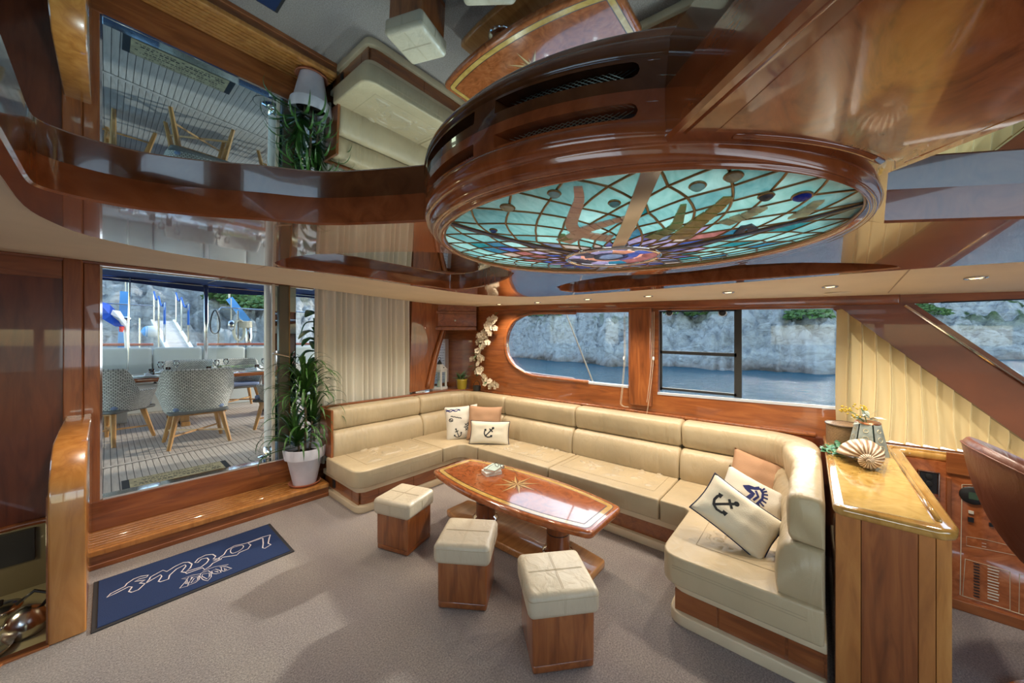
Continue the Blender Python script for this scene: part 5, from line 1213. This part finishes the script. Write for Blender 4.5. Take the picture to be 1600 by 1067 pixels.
MB().tube([bx0+Vector((0, 0, 0)), bx0+Vector((.02, 0, .7)), bx0+Vector((0, .02, 1.5))], .010, 7).build('stem', LEAF2, bl2)
big = MB().grid(lambda u, v: Vector((u*.20, (v-.5)*.11*math.sin(PI*min(1, u*.95+.04))**.75, .04*math.sin(PI*u)-.07*u*u-.012*abs(v-.5)*2)), 8, 4).mesh('leaf', LEAF2, 9)
for i in range(20):
    z = .75+.042*i; inst('leaf', big, bl2, (0, 0, z), (random.uniform(-.3, .3), random.uniform(-.5, .6), i*2.4))
MB().lathe([(.10, 0), (.13, .22), (.12, .22), (0, .2)], bx0, 20).build('pot', POT, bl2, smooth=.8)
# ================================================================== AFT DECK
DZ = .36
deck = thing('aft_deck', (1.2, 7, DZ), 'weathered teak aft deck of narrow dark-caulked planks', 'deck')
MB().box(-2.2, 4.35, YD+.12, 10.2, DZ-.06, DZ-.004).build('caulking', CAULK, deck)
pkm = MB().box(-.0215, .0215, YD+.12, 10.2, DZ-.01, DZ).mesh('deck_plank', W_DECK)
k = 0; x = -1.0
while x < 3.6:
    o = bpy.data.objects.new('deck_plank', pkm); COL.objects.link(o); o.parent = deck; o.matrix_parent_inverse = pinv(deck); o.location = (x, 0, 0); x += .0475
mb_ = smoothpoly([tuple(Zp(px, py, DZ)) for px, py in ((150, 734), (230, 718), (320, 700), (413, 681), (470, 668))], 5, False)
MB().ribbon(mb_, .055, lift=.004).build('margin_board', W_DECK, deck); MB().ribbon(mb_, .068, lift=.002).build('margin_joint', CAULK, deck)
o = MB(); o.lathe([(.17, 0), (.17, .003), (0, .0031)], (1.14, 4.47, DZ), 36); o.build('round_deck_pad', W_DECK, deck); MB().lathe([(.176, 0), (.176, .002), (0, .0021)], (1.14, 4.47, DZ), 36).build('pad_joint', CAULK, deck)
dpst = thing('deck_post', (1.14, 4.47, DZ), 'white round deck post with polished chrome foot outside the door', 'post')
MB().lathe([(.040, .09), (.040, 2.0), (0, 2.0)], (1.14, 4.47, DZ), 24).build('pole', WHITE, dpst, smooth=.8)
MB().lathe([(.10, 0.003), (.10, .012), (.055, .02), (.050, .10), (.042, .11)], (1.14, 4.47, DZ), 28).build('chrome_foot', CHROME, dpst, smooth=.8)
# mat on deck
dm = thing('printed_deck_mat', (.42, 4.45, DZ), 'tan printed mat with dark rubber ends outside the sliding door', 'door mat')
MB().box(.08, .80, 4.34, 4.63, DZ, DZ+.006).build('rubber_base', NAVY_EDGE, dm); MB().box(.125, .755, 4.35, 4.62, DZ+.005, DZ+.009).build('printed_pile', plain('mat_tan', (.46, .36, .20), .9, var=.25, vs=18), dm)
pr_ = MB()
for r_, (yy, hh) in enumerate(((4.39, .018), (4.42, .028), (4.465, .014), (4.50, .022), (4.54, .012), (4.585, .016))):
    x = .15+.03*(r_ % 3)
    while x < .72:
        w = random.uniform(.010, .020)*(hh/.018); pr_.box(x, x+w, yy, yy+hh*.7, DZ+.009, DZ+.0096); x += w+.008+(.03 if random.random() < .18 else 0)
pr_.build('dark_print', INK, dm)['kind'] = 'stuff'
# awning
aw = thing('navy_awning', (1.2, 7, 2.7), 'navy blue canvas awning stretched over the aft deck', 'awning')
za, zb = 2.5, 2.74
def awz(y): return za+(zb-za)*(y-4.4)/4.8
for y0, y1 in ((4.35, 5.0), (5.09, 9.2)):
    m = MB(); m.grid(lambda u, v: Vector((-2.4+6.9*u, y0+(y1-y0)*v, awz(y0+(y1-y0)*v)+.03*math.sin(u*19)*math.sin(v*3.1))), 40, 8); m.build('canvas', AWN, aw, smooth=9)
vl = Yp(163, 431, 9.2).z; vr = Yp(420, 454, 9.2).z
m = MB(); m.grid(lambda u, v: Vector((-2.4+6.9*u, 9.2+.02*math.sin(u*60), (awz(9.2)+.02)*(1-v)+v*(2.62-.035*math.sin(u*14)))), 90, 3); m.build('valance', AWN, aw, smooth=9)
MB().tube([(x_/10, 9.15, 2.70) for x_ in range(-24, 46)], .012, 6).build('awning_tube', STEEL, aw)
# wicker deck chairs
def wchair(loc, rz, label):
    t = thing('wicker_armchair', loc, label, 'chair', 'wicker chairs round the deck table', rz)
    def fn(rad):
        def f(u, v):
            a = math.radians(-90-118+236*u); bk_ = (math.cos(a+math.radians(90)))      # 1 = back
            bk_ = max(0, min(1, (bk_-.20)/.42)); bk_ = bk_*bk_*(3-2*bk_); top = .625+.275*bk_; z = .40+(top-.40)*v; rr = .245+.065*v+rad-.0*v
            sx, sy = 1.08, 1.0; e = 3.0
            ca, sa = math.cos(a), math.sin(a); k = (abs(ca)**e+abs(sa)**e)**(-1/e)
            return Vector((rr*k*ca*sx, rr*k*sa*sy+(.05 if bk_ > 0 else .05), z))
        return f
    m = MB(); fo, fi = fn(.022), fn(-.012)
    m.grid(fo, 40, 10, (4, 1.6)); m.grid(fi, 40, 10, (4, 1.6)); m.grid(lambda u, v: fo(u, 1)*(1-v)+fi(u, 1)*v+Vector((0, 0, .018*math.sin(PI*v))), 40, 3, (4, .1))
    for e_ in (0, 1): m.grid(lambda u, v: fo(e_, u)*(1-v)+fi(e_, u)*v, 8, 2, (1, .1))
    sh_ = m.build('woven_shell', WICK, None, smooth=9, weld=False); sh_.parent = t
    m = MB().prism(rpoly([(-.27, -.26), (.27, -.26), (.29, .30), (-.29, .30)], .06), .385, .42); o = m.build('seat_pan', WICK, None, smooth=.6, bevel=.01); o.parent = t
    o = MB().prism(rpoly([(-.235, -.20), (.235, -.20), (.25, .29), (-.25, .29)], .06), .42, .475).build('seat_cushion', BLUEC, None, smooth=9, bevel=.02); o.parent = t
    feet = []
    for sx in (-1, 1):
        for sy in (-1, 1):
            top = Vector((sx*.20, sy*.19, .39)); bot = Vector((sx*.275, sy*.265, 0)); feet.append(top.lerp(bot, .62))
            o = MB().tube([bot, top], [.019, .030], 6).build('leg', W_CHL, None, smooth=.9); o.parent = t
    for a, b_ in ((0, 3), (1, 2)):
        o = MB().tube([feet[a], feet[b_]], .014, 4).build('stretcher', W_CHL, None); o.parent = t
    o = MB().box(-.21, .21, -.20, -.17, .36, .39).build('seat_rail', W_CHL, None); o.parent = t
    return t
c0 = wchair((.725, 5.78, DZ), 0, 'grey wicker armchair with its back to the sliding door, middle of three')
def cp(loc, rz, label): o = copytree(c0); o.location = loc; o.rotation_euler = (0, 0, rz); o['label'] = label; return o
cp((.02, 6.55, DZ), math.radians(-42), 'grey wicker armchair at the left front corner of the deck table')
cp((1.72, 6.0, DZ), math.radians(55), 'grey wicker armchair half hidden behind the white deck post')
cp((.93, 8.15, DZ), math.radians(176), 'grey wicker armchair on the far side of the deck table, left one')
cp((1.62, 8.2, DZ), math.radians(184), 'grey wicker armchair on the far side of the deck table, right one')
# table
dtb = thing('deck_dining_table', (1.2, 7.25, DZ), 'varnished wooden dining table laid for a meal on the aft deck', 'table')
tx0, tx1, ty0, ty1, tz = .10, 2.5, 6.75, 7.75, 1.11
MB().prism(rpoly([(tx0, ty0), (tx1, ty0), (tx1, ty1), (tx0, ty1)], .12), tz-.055, tz).build('top', wood('table_red_varnish', (.26, .05, .012), (.40, .10, .022), (.50, .16, .04), (.8, 8, 8), .25, 1), dtb, smooth=.6, bevel=.014)
for xx in (.75, 1.85): MB().box(xx-.05, xx+.05, 7.05, 7.45, DZ, tz-.05).build('pedestal', W_CHL, dtb, bevel=.01); MB().box(xx-.05, xx+.05, 6.95, 7.55, DZ, DZ+.06).build('foot', W_CHL, dtb, bevel=.01)
wg = MB().lathe([(.032, 0), (.004, .004), (.004, .09), (.03, .12), (.038, .16), (.032, .20), (.030, .20), (.035, .16), (.026, .122), (0, .095)], (0, 0, 0), 14)
wg0 = wg.mesh('bowl', GLASS2, 9); tg0 = MB().lathe([(.03, 0), (.034, .10), (.032, .10), (.028, .006), (0, .006)], (0, 0, 0), 14).mesh('tumbler', GLASS2, 9)
pl0 = MB().lathe([(.06, 0), (.13, .012), (.13, .015), (.06, .004), (0, .004)], (0, 0, 0), 24).mesh('plate', WHITE, 9)
mt0 = MB().box(-.19, .19, -.14, .14, 0, .004).mesh('mat', GREYC); np0 = MB().add([(-.05, -.05, 0), (.06, -.04, 0), (.05, .05, 0), (-.04, .05, 0), (0, 0, .06)], [(0, 1, 4), (1, 2, 4), (2, 3, 4), (3, 0, 4), (3, 2, 1, 0)]).mesh('napkin', FLAGW)
places = [(.36, 6.92, 0), (.98, 6.92, 0), (1.60, 6.92, 0), (2.2, 6.92, 0), (.55, 7.58, PI), (1.15, 7.58, PI), (1.8, 7.58, PI)]
wl = ['left front', 'second front', 'third front', 'right front', 'left back', 'middle back', 'right back']
def one(name, me, loc, label, cat, group, rz=0):
    o = bpy.data.objects.new(name, me); COL.objects.link(o); o.location = loc; o.rotation_euler = (0, 0, rz); return tag(o, label, cat, group)
for (x, y, r), w in zip(places, wl):
    s = 1 if r == 0 else -1
    one('placemat', mt0, (x, y, tz+.0005), 'grey placemat at the %s place of the deck table' % w, 'placemat', 'placemats on the deck table')
    one('plate', pl0, (x, y, tz+.005), 'white plate at the %s place of the deck table' % w, 'plate', 'plates on the deck table')
    one('napkin', np0, (x, y, tz+.012), 'folded white napkin on the %s plate of the deck table' % w, 'napkin', 'napkins on the deck table', .4*x)
    one('wine_glass', wg0, (x+.14, y+s*.17, tz+.001), 'wine glass at the %s place of the deck table' % w, 'glass', 'wine glasses on the deck table')
    one('tumbler', tg0, (x+.05, y+s*.20, tz+.001), 'water tumbler at the %s place of the deck table' % w, 'glass', 'tumblers on the deck table')
gr = thing('leaf_centrepiece', (1.7, 7.25, tz), 'arrangement of long green leaves lying along the deck table', 'centrepiece')
gl = plain('lime_leaf', (.28, .36, .03), .5); glm = MB().grid(lambda u, v: Vector((u*.34, (v-.5)*.05*math.sin(PI*min(1, u*.96+.03)), .03*math.sin(PI*u))), 6, 2).mesh('leaf', gl, 9)
for i in range(16): inst('leaf', glm, gr, (random.uniform(-.5, .35), random.uniform(-.08, .08), .012+.006*i % .05), (random.uniform(-.2, .2), -.1, random.uniform(-.5, .5)+(PI if i % 2 else 0)))
# bench with cushions
bn = thing('stern_bench', (1.2, 9.0, DZ), 'curved white stern bench with pale grey cushions across the aft deck', 'bench')
MB().box(-1.6, 4.1, 8.75, 9.5, DZ, .86).build('bench_base', WHITE, bn, bevel=.02)
MB().box(-1.6, 4.1, 9.35, 9.5, .8, 1.36).build('backrest_board', WHITE, bn, bevel=.02)
for i in range(8):
    x = -1.55+.70*i
    MB().box(x, x+.69, 8.72, 9.25, .86, .98).build('seat_cushion', GREYC, bn, smooth=9, bevel=.04, seg=4); MB().box(x, x+.69, 9.20, 9.37, .97, 1.49).build('back_cushion', GREYC, bn, smooth=9, bevel=.06, seg=4)
sb = thing('side_locker', (-.55, 7.4, DZ), 'white side bench with a round-ended pale cushion at the left of the deck', 'bench')
MB().box(-1.6, -.28, 6.8, 8.3, DZ, 1.02).build('bench_base', WHITE, sb, bevel=.03); MB().box(-1.5, -.05, 7.9, 8.5, 1.03, 1.50).build('bolster', plain('cream_bolster', (.62, .58, .46), .8), sb, smooth=9, bevel=.16, seg=6)
MB().box(-1.6, .25, 7.85, 8.55, .98, 1.04).build('bench_top', WHITE, sb, bevel=.01); MB().box(-.3, .2, 7.9, 8.5, DZ, .99).build('bench_end', WHITE, sb, bevel=.01)
# stern rail
RY = 10.0
rl = thing('stern_rail', (1.2, RY, 1.4), 'stern guard rail with red-brown wooden cap and steel stanchions', 'railing')
zr = Yp(300, 538, RY).z
MB().tube([(-2.2, RY, zr), (.60, RY, zr)], .028, 8).build('cap_rail', wood('rail_red', (.25, .05, .02), (.36, .08, .03), (.45, .12, .05), (1, 6, 6)), rl); MB().tube([(1.25, RY, zr), (4.2, RY, zr)], .028, 8).build('cap_rail', MATS['rail_red'], rl)
zt2 = Yp(330, 483, RY).z
for px in (218, 248, 341, 372): 
    x = Yp(px, 500, RY).x; MB().tube([(x, RY, .8), (x, RY, zt2 if px > 300 else zt2-.25)], .016, 6).build('stanchion', STEEL, rl)
MB().tube([(Yp(341, 500, RY).x, RY, zt2-.02), (Yp(346, 500, RY).x, RY, zt2+.05), (4.2, RY, zt2+.05)], .016, 6).build('top_tube', STEEL, rl); MB().tube([(-2.2, RY, Yp(200, 475, RY).z), (Yp(240, 475, RY).x, RY, Yp(240, 478, RY).z)], .012, 6).build('top_tube', STEEL, rl)
pole = thing('awning_pole', (Yp(322, 500, 9.1).x, 9.1, .9), 'tall stainless pole holding up the navy awning', 'pole'); x = Yp(322, 500, 9.1).x
MB().tube([(x, 9.1, .96), (x, 9.1, 2.72)], .035, 10).build('tube', STEEL, pole, smooth=9); MB().lathe([(.06, 0), (.06, .02), (.04, .04)], (x, 9.1, .95), 16).build('foot', CHROME, pole)
p2_ = thing('thin_awning_pole', (Yp(203, 500, 9.1).x, 9.1, .9), 'thin steel awning strut left of the flag staff', 'pole'); x = Yp(203, 500, 9.1).x; MB().tube([(x-.03, 9.1, .96), (x, 9.1, 2.72)], .014, 8).build('tube', STEEL, p2_)
# flag staff with flag
fx = Yp(199, 500, 9.9).x
fs = thing('flag_staff', (fx, 9.9, .9), 'white ensign staff at the stern with a steel fitting', 'flag pole'); a, b_ = Yp(200, 560, 9.9), Yp(196, 500, 9.9)
MB().tube([a, b_], .035, 8).build('staff', WHITE, fs); MB().lathe([(.03, -.06), (.075, -.02), (.075, .04), (.03, .08)], b_, 12).build('fitting', CHROME, fs, smooth=9)
fg = thing('ensign', Yp(180, 490, 9.85), 'blue, white and red cloth flag hanging from the stern staff', 'flag')
def flagpart(pix, mat, nm, yy=9.85):
    P_ = [Yp(px, py, yy+.04*math.sin(i*1.7)) for i, (px, py) in enumerate(pix)]; n = len(P_); c = sum(P_, Vector())/n
    o = MB().add([c+Vector((0, -.05, 0))]+P_+[c+Vector((0, .0, 0))]+[q+Vector((0, .02, 0)) for q in P_], [(0, 1+(i+1) % n, 1+i) for i in range(n)]+[(n+1, n+2+i, n+2+(i+1) % n) for i in range(n)]+[(1+i, 1+(i+1) % n, n+2+(i+1) % n, n+2+i) for i in range(n)]).build(nm, mat, fg); return o
flagpart([(150, 468), (172, 476), (180, 484), (176, 494), (186, 502), (194, 510), (180, 510), (163, 500), (150, 492)], FLAGB, 'blue_band'); flagpart([(176, 484), (188, 486), (198, 502), (197, 510), (190, 508), (184, 499), (173, 491)], FLAGW, 'white_band', 9.83); flagpart([(186, 510), (195, 510), (192, 519), (186, 518)], RED, 'red_band', 9.84)
db = thing('blue_covered_davit', Yp(194, 480, 10.1), 'upright light blue covered davit arm behind the flag', 'davit'); MB().prism([(-.09, -.05), (.09, -.05), (.09, .05), (-.09, .05)], 0, 1, Matrix(((1, 0, 0, 0), (0, 1, 0, 0), (0, 0, 1, 0), (0, 0, 0, 1)))).v
p0, p1 = Yp(192, 575, 10.1), Yp(196, 456, 10.1); MB().tube([p0, p1], [.11, .10], 4).build('cover', BLUE, db); MB().tube([p1, p1+Vector((0, 0, .8))], .008, 5).build('topping_line', ROPE, db)
db2 = thing('tilted_davit', Yp(370, 490, 10.2), 'tilted davit arm with light blue cover and coiled rope right of the pole', 'davit')
p0, p1 = Yp(386, 502, 10.2), Yp(358, 466, 10.2); MB().tube([p0, p1], [.10, .09], 4).build('cover', BLUE, db2); MB().tube([Yp(390, 560, 10.2), Yp(388, 505, 10.2)], .07, 8).build('post', STEEL, db2, smooth=9); MB().tube([p1, p1+Vector((0, 0, .9))], .02, 6).build('topping_line', ROPE, db2)
for i in range(5):
    c = Yp(372+i*.8, 516, 10.05-.02*i); MB().tube([c+Vector((.10*math.cos(a*PI/8), 0, .24*math.sin(a*PI/8))) for a in range(16)], .012, 5, closed=True).build('rope_coil', ROPE, db2)
for i in range(6):
    c = Yp(384, 503+i*1.6, 10.05); MB().tube([c+Vector((.11*math.cos(a*PI/6), .09*math.sin(a*PI/6), 0)) for a in range(12)], .018, 5, closed=True).build('rope_turn', ROPE, db2)
bk_ = thing('pulley_block', Yp(362, 505, 10), 'rope-hung pulley block and hook beside the tilted davit', 'pulley'); MB().tube([Yp(361, 466, 10), Yp(361, 500, 10)], .012, 5).build('rope', ROPE, bk_); MB().lathe([(0, -.12), (.07, -.08), (.06, .08), (0, .12)], Yp(362, 508, 10), 12, sx=1, sy=.5).build('block', STEEL, bk_, smooth=9)
lp_ = thing('black_rope_loop', Yp(336, 505, 9.95), 'black rope loop hanging on the stern rail', 'rope'); c = Yp(336, 503, 9.95); MB().tube([c+Vector((.08*math.cos(a*PI/8)*(1-.3*math.sin(a*PI/8)), 0, .26*math.sin(a*PI/8))) for a in range(16)], .014, 6, closed=True).build('loop', BLACK, lp_)
# gangway
gw = thing('gangway', (.8, 12, 1.2), 'slatted boarding gangway with steel posts and blue ropes behind the bench', 'gangway')
g_l0, g_r0 = Yp(262, 546, 10.6), Yp(300, 546, 10.6); g_l1, g_r1 = Yp(238, 501, 15.5), Yp(272, 501, 15.5)
ngs = 22
for i in range(ngs):
    t0, t1 = i/ngs, (i+.82)/ngs; f = [g_l0.lerp(g_l1, t0), g_r0.lerp(g_r1, t0), g_r0.lerp(g_r1, t1), g_l0.lerp(g_l1, t1)]
    MB().add(f+[q-Vector((0, 0, .03)) for q in f], [(0, 1, 2, 3), (7, 6, 5, 4), (0, 4, 5, 1), (1, 5, 6, 2), (2, 6, 7, 3), (3, 7, 4, 0)]).build('slat', W_DECK, gw)
for A_, B_ in ((g_l0, g_l1), (g_r0, g_r1)):
    MB().tube([A_, B_], .05, 4).build('side_beam', WHITE, gw); tops_ = []
    for t in (.15, .5, .85):
        p = A_.lerp(B_, t); MB().tube([p, p+Vector((0, 0, .95))], .02, 6).build('post', STEEL, gw); tops_.append(p+Vector((0, 0, .95)))
    rp = []
    for i in range(2):
        for k in range(6): q = tops_[i].lerp(tops_[i+1], k/6); q = q-Vector((0, 0, .16*math.sin(PI*k/6))); rp.append(q)
    MB().tube([tops_[0]-Vector((0, 0, .5))]+rp+[tops_[2]], .022, 6).build('rope', ROPEB, gw)
fd = thing('fender', Yp(237, 519, 10.8), 'blue and white round fender hanging beside the gangway', 'fender'); c = Yp(238, 518, 10.8); MB().lathe([(0, -.16), (.11, -.10), (.13, 0), (.11, .10), (0, .16)], (0, 0, 0), 16, M=T(*c) @ Matrix.Rotation(PI/2, 4, 'Y')).build('body', WHITE, fd, smooth=9); MB().lathe([(0, -.18), (.09, -.13), (.118, -.08)], (0, 0, 0), 16, M=T(*c) @ Matrix.Rotation(PI/2, 4, 'Y')).build('blue_end', BLUE, fd, smooth=9)
# outside the window: bulwark cap, stay
bw = thing('bulwark_cap', (4.5, 3.5, .9), 'varnished wooden bulwark cap with pale end seen through the oval window', 'bulwark')
q = [Xp(px, py, 4.35) for px, py in ((780, 572), (806, 581), (850, 588), (895, 593), (908, 598))]
m = MB().tube(q, [.035, .035, .035, .03, .01], 8); m.build('cap', W_TK, bw, smooth=9); MB().tube([p-Vector((0, 0, .045)) for p in q], .025, 6).build('rubbing_strip', WHITE, bw, smooth=9)
sty = thing('rigging_stay', Xp(905, 540, 4.6), 'pale slanting rigging line crossing the oval window', 'rope'); MB().tube([Xp(880, 478, 4.6), Xp(930, 606, 4.6)], .011, 6).build('line', ROPE, sty)
# ================================================================== SEA AND SHORE
SEA = -1.4
m, nt, b = newmat('sea_water'); setp(b, (.012, .085, .125), .10, spec=.18)
v = coords(nt, (1, 1, 1)); f = noisetex(nt, v, .9, 5, .5, .62); f2 = noisetex(nt, v, 5.5, 3, .3)
ma = nt.nodes.new('ShaderNodeMath'); ma.operation = 'MULTIPLY_ADD'; ma.inputs[1].default_value = .35; nt.links.new(f2, ma.inputs[0]); nt.links.new(f, ma.inputs[2]); bump(nt, b, ma.outputs[0], 1., .34)
nt.nodes.remove(b); df = nt.nodes.new('ShaderNodeBsdfDiffuse'); df.inputs[0].default_value = (.008, .065, .095, 1); gs_ = nt.nodes.new('ShaderNodeBsdfGlossy'); gs_.inputs['Roughness'].default_value = .10
bn_ = [n for n in nt.nodes if n.type == 'BUMP'][0]; nt.links.new(bn_.outputs[0], df.inputs['Normal']); nt.links.new(bn_.outputs[0], gs_.inputs['Normal'])
fr_ = nt.nodes.new('ShaderNodeFresnel'); fr_.inputs[0].default_value = 1.33; nt.links.new(bn_.outputs[0], fr_.inputs['Normal']); mf = nt.nodes.new('ShaderNodeMath'); mf.operation = 'MULTIPLY'; mf.inputs[1].default_value = .62; nt.links.new(fr_.outputs[0], mf.inputs[0])
ms = nt.nodes.new('ShaderNodeMixShader'); nt.links.new(mf.outputs[0], ms.inputs[0]); nt.links.new(df.outputs[0], ms.inputs[1]); nt.links.new(gs_.outputs[0], ms.inputs[2]); nt.links.new(ms.outputs[0], nt.nodes['Material Output'].inputs[0])
sea = tag(MB().add([(-400, -400, SEA), (600, -400, SEA), (600, 600, SEA), (-400, 600, SEA)], [(0, 1, 2, 3)]).build('sea', m), 'dark teal rippled sea water between the boat and the rocks', 'sea', None, 'stuff')
m, nt, b = newmat('shore_rock'); setp(b, (.42, .42, .43), .9)
v = coords(nt, (1, 1, 1)); f = noisetex(nt, coords(nt, (1, 1, 2.5), rot=(.5, .3, 0)), .55, 8, 1.2, .68); c1 = ramp(nt, f, [(.28, (.15, .14, .13)), (.38, (.52, .50, .48)), (.52, (.80, .78, .76)), (.75, (.93, .92, .90))])
tcn = nt.nodes.new('ShaderNodeTexCoord'); sx_ = nt.nodes.new('ShaderNodeSeparateXYZ'); nt.links.new(tcn.outputs['Object'], sx_.inputs[0])
wz = noisetex(nt, v, .35, 3); ad = nt.nodes.new('ShaderNodeMath'); ad.operation = 'MULTIPLY_ADD'; ad.inputs[1].default_value = 3.; nt.links.new(wz, ad.inputs[0]); nt.links.new(sx_.outputs[2], ad.inputs[2])
mr = nt.nodes.new('ShaderNodeMapRange'); mr.inputs[1].default_value = SEA+1.3; mr.inputs[2].default_value = SEA+2.9; nt.links.new(ad.outputs[0], mr.inputs[0])
tide = ramp(nt, mr.outputs[0], [(0, (.16, .12, .09)), (.35, (.42, .30, .24)), (1, (.5, .5, .5))])
mx = nt.nodes.new('ShaderNodeMix'); mx.data_type = 'RGBA'; nt.links.new(mr.outputs[0], mx.inputs[0]); nt.links.new(tide, mx.inputs[6]); nt.links.new(c1, mx.inputs[7])
vg = noisetex(nt, v, .16, 5, .6); vr_ = nt.nodes.new('ShaderNodeMapRange'); vr_.inputs[1].default_value = .56; vr_.inputs[2].default_value = .62; nt.links.new(vg, vr_.inputs[0])
hz = nt.nodes.new('ShaderNodeMapRange'); hz.inputs[1].default_value = 3.; hz.inputs[2].default_value = 7.; nt.links.new(sx_.outputs[2], hz.inputs[0]); mu = nt.nodes.new('ShaderNodeMath'); mu.operation = 'MULTIPLY'; nt.links.new(vr_.outputs[0], mu.inputs[0]); nt.links.new(hz.outputs[0], mu.inputs[1])
gv = noisetex(nt, v, 3., 4); gc_ = ramp(nt, gv, [(.3, (.03, .07, .02)), (.6, (.12, .20, .05)), (.8, (.30, .32, .12))])
mx2 = nt.nodes.new('ShaderNodeMix'); mx2.data_type = 'RGBA'; nt.links.new(mu.outputs[0], mx2.inputs[0]); nt.links.new(mx.outputs[2], mx2.inputs[6]); nt.links.new(gc_, mx2.inputs[7]); nt.links.new(mx2.outputs[2], b.inputs['Base Color'])
bump(nt, b, noisetex(nt, v, 1.6, 9, .8, .75), 1., 1.6); ROCK = m
def shore_d(px):    # depth along the view axis of the water line, by direction
    tab = [(-2600, 26), (-400, 24), (150, 24), (430, 26), (560, 40), (700, 62), (800, 66), (880, 52), (960, 42), (1030, 42), (1150, 36), (1310, 32), (1400, 46), (1450, 60), (1600, 58), (2000, 60), (3600, 70)]
    for (a, da), (c, dc) in zip(tab, tab[1:]):
        if px <= c: t = max(0, (px-a)/(c-a)); t = t*t*(3-2*t); return da+(dc-da)*t
    return tab[-1][1]
def terrain(s, x, y, px):
    base = (.62*s if s > 0 else .8*s)-.0045*max(0, s)**2*(1 if s < 50 else 0)
    if s >= 50: base = .62*50-.0045*2500+(s-50)*.15
    w = Vector((x, y, base)); q = Vector((x*.8+base*.9, y*.8, base*1.6))
    r = 0; a = 1.; fq = .16
    for o_ in range(6):
        n_ = 1-abs(noise.noise(q*fq+Vector((o_*7.3, 1.1, 0)))*2); r += a*n_; a *= .62; fq *= 2.1
    cell = noise.voronoi(Vector((x*.36+r*.15, y*.36, base*.6)), distance_metric='DISTANCE', exponent=2.5)[0]
    amp = min(1, max(.12, (s+2)/7)); return SEA+base+(r-1.3)*1.15*amp+(min(cell[1]-cell[0], .45)*3.2-.6)*amp
tm = MB(); NA, NS = 800, 170
degs = [-88+168*i/NA for i in range(NA+1)]
sv = [-4+4*(j/12) for j in range(12)]+[70*((j/(NS-12))**1.6) for j in range(NS-11)]
for dg_ in degs:
    u = math.tan(math.radians(dg_)); px = 800+FPX*u; d0 = shore_d(px)+2.0*noise.noise(Vector((dg_*.35, 3, 0)))+.8*noise.noise(Vector((dg_*1.3, 7, 0)))
    ca = math.cos(math.radians(dg_)); rad0 = d0/ca if abs(dg_) < 72 else d0/math.cos(math.radians(72)); dirx = (cY*ca+sY*math.sin(math.radians(dg_))); diry = (sY*ca-cY*math.sin(math.radians(dg_)))
    for s in sv:
        R_ = rad0+s; x, y = dirx*R_, diry*R_; tm.v.append((x, y, terrain(s, x, y, px))); tm.uv.append((0, 0))
K = len(sv); tm.f = [(i*K+j, (i+1)*K+j, (i+1)*K+j+1, i*K+j+1) for i in range(NA) for j in range(K-1)]
shore = tag(tm.build('rocky_shore', ROCK, smooth=9), 'pale grey rocky hillside shore rising from the sea with green scrub', 'rocks', None, 'stuff')
# bushes
bush = MB()
for i in range(420):
    a = random.uniform(0, 6.28); e = math.asin(random.uniform(-.2, 1)); r = random.uniform(.75, 1.05); p = Vector((math.cos(a)*math.cos(e), math.sin(a)*math.cos(e), math.sin(e)*.75))*r
    d1 = Vector((random.gauss(0, 1), random.gauss(0, 1), random.gauss(0, 1))).normalized(); d2 = d1.cross(Vector((random.gauss(0, 1), 1, .3))).normalized(); s = .16
    bush.add([p-d1*s, p+d2*s*.6, p+d1*s, p-d2*s*.6], [(0, 1, 2, 3)])
bushm = bush.mesh('bush', plain('scrub_green', (.07, .14, .035), .7, var=.5, vs=3))
spots = [(815, 492, 74), (838, 497, 73), (862, 494, 74), (1060, 495, 60), (1088, 497, 60), (1105, 493, 61), (1262, 500, 52), (1290, 495, 52), (352, 455, 50), (370, 462, 49), (395, 460, 50), (385, 478, 45), (345, 470, 46), (362, 478, 45), (375, 488, 44), (400, 470, 45), (412, 492, 43), (380, 447, 52), (410, 448, 52), (405, 485, 44), (345, 440, 54), (480, 470, 55), (1435, 490, 80), (1460, 500, 78)]
wheres = ['in the oval window, left one', 'in the oval window, middle one', 'in the oval window, right one', 'above the window sash, left one', 'above the window sash, middle one', 'above the window sash, right one', 'at the top of the right window pane, left', 'at the top of the right window pane, right', 'high on the hillside right of the steel pole', 'beside the tilted davit top', 'behind the tilted davit', 'below the davit arm', 'left of the davit line, lower one', 'left of the pulley block', 'just above the red rail cap', 'right of the davit, middle one', 'right of the davit, lowest one', 'under the awning edge, left one', 'under the awning edge, right one', 'next to the white deck post', 'highest on the hill under the awning', 'behind the curtain edge', 'beyond the slanting pillar, left', 'beyond the slanting pillar, right']
for (px, py, d), w in zip(spots, wheres):
    r = ray(px, py); u = (px-800)/FPX; d0 = shore_d(px); p = None
    dg_ = math.degrees(math.atan(u)); ca = math.cos(math.radians(dg_)); best = None
    for s in [x_*.8 for x_ in range(1, 60)]:
        R_ = d0/ca+s; x, y = (cY*ca+sY*math.sin(math.radians(dg_)))*R_, (sY*ca-cY*math.sin(math.radians(dg_)))*R_; z = terrain(s, x, y, px); dd = R_*ca; zz = H+r[2]*dd
        if z >= zz: best = (x, y, z); break
    if best is None: continue
    k = random.uniform(1.1, 1.9)*(1.0 if px > 500 else .9); o = one('shoreline_bush', bushm, (best[0], best[1], best[2]+.2*k), 'green bush on the rocky shore '+w, 'bush', 'bushes on the rocky shore', random.uniform(0, 6)); o.scale = (k*1.3, k*1.3, k)
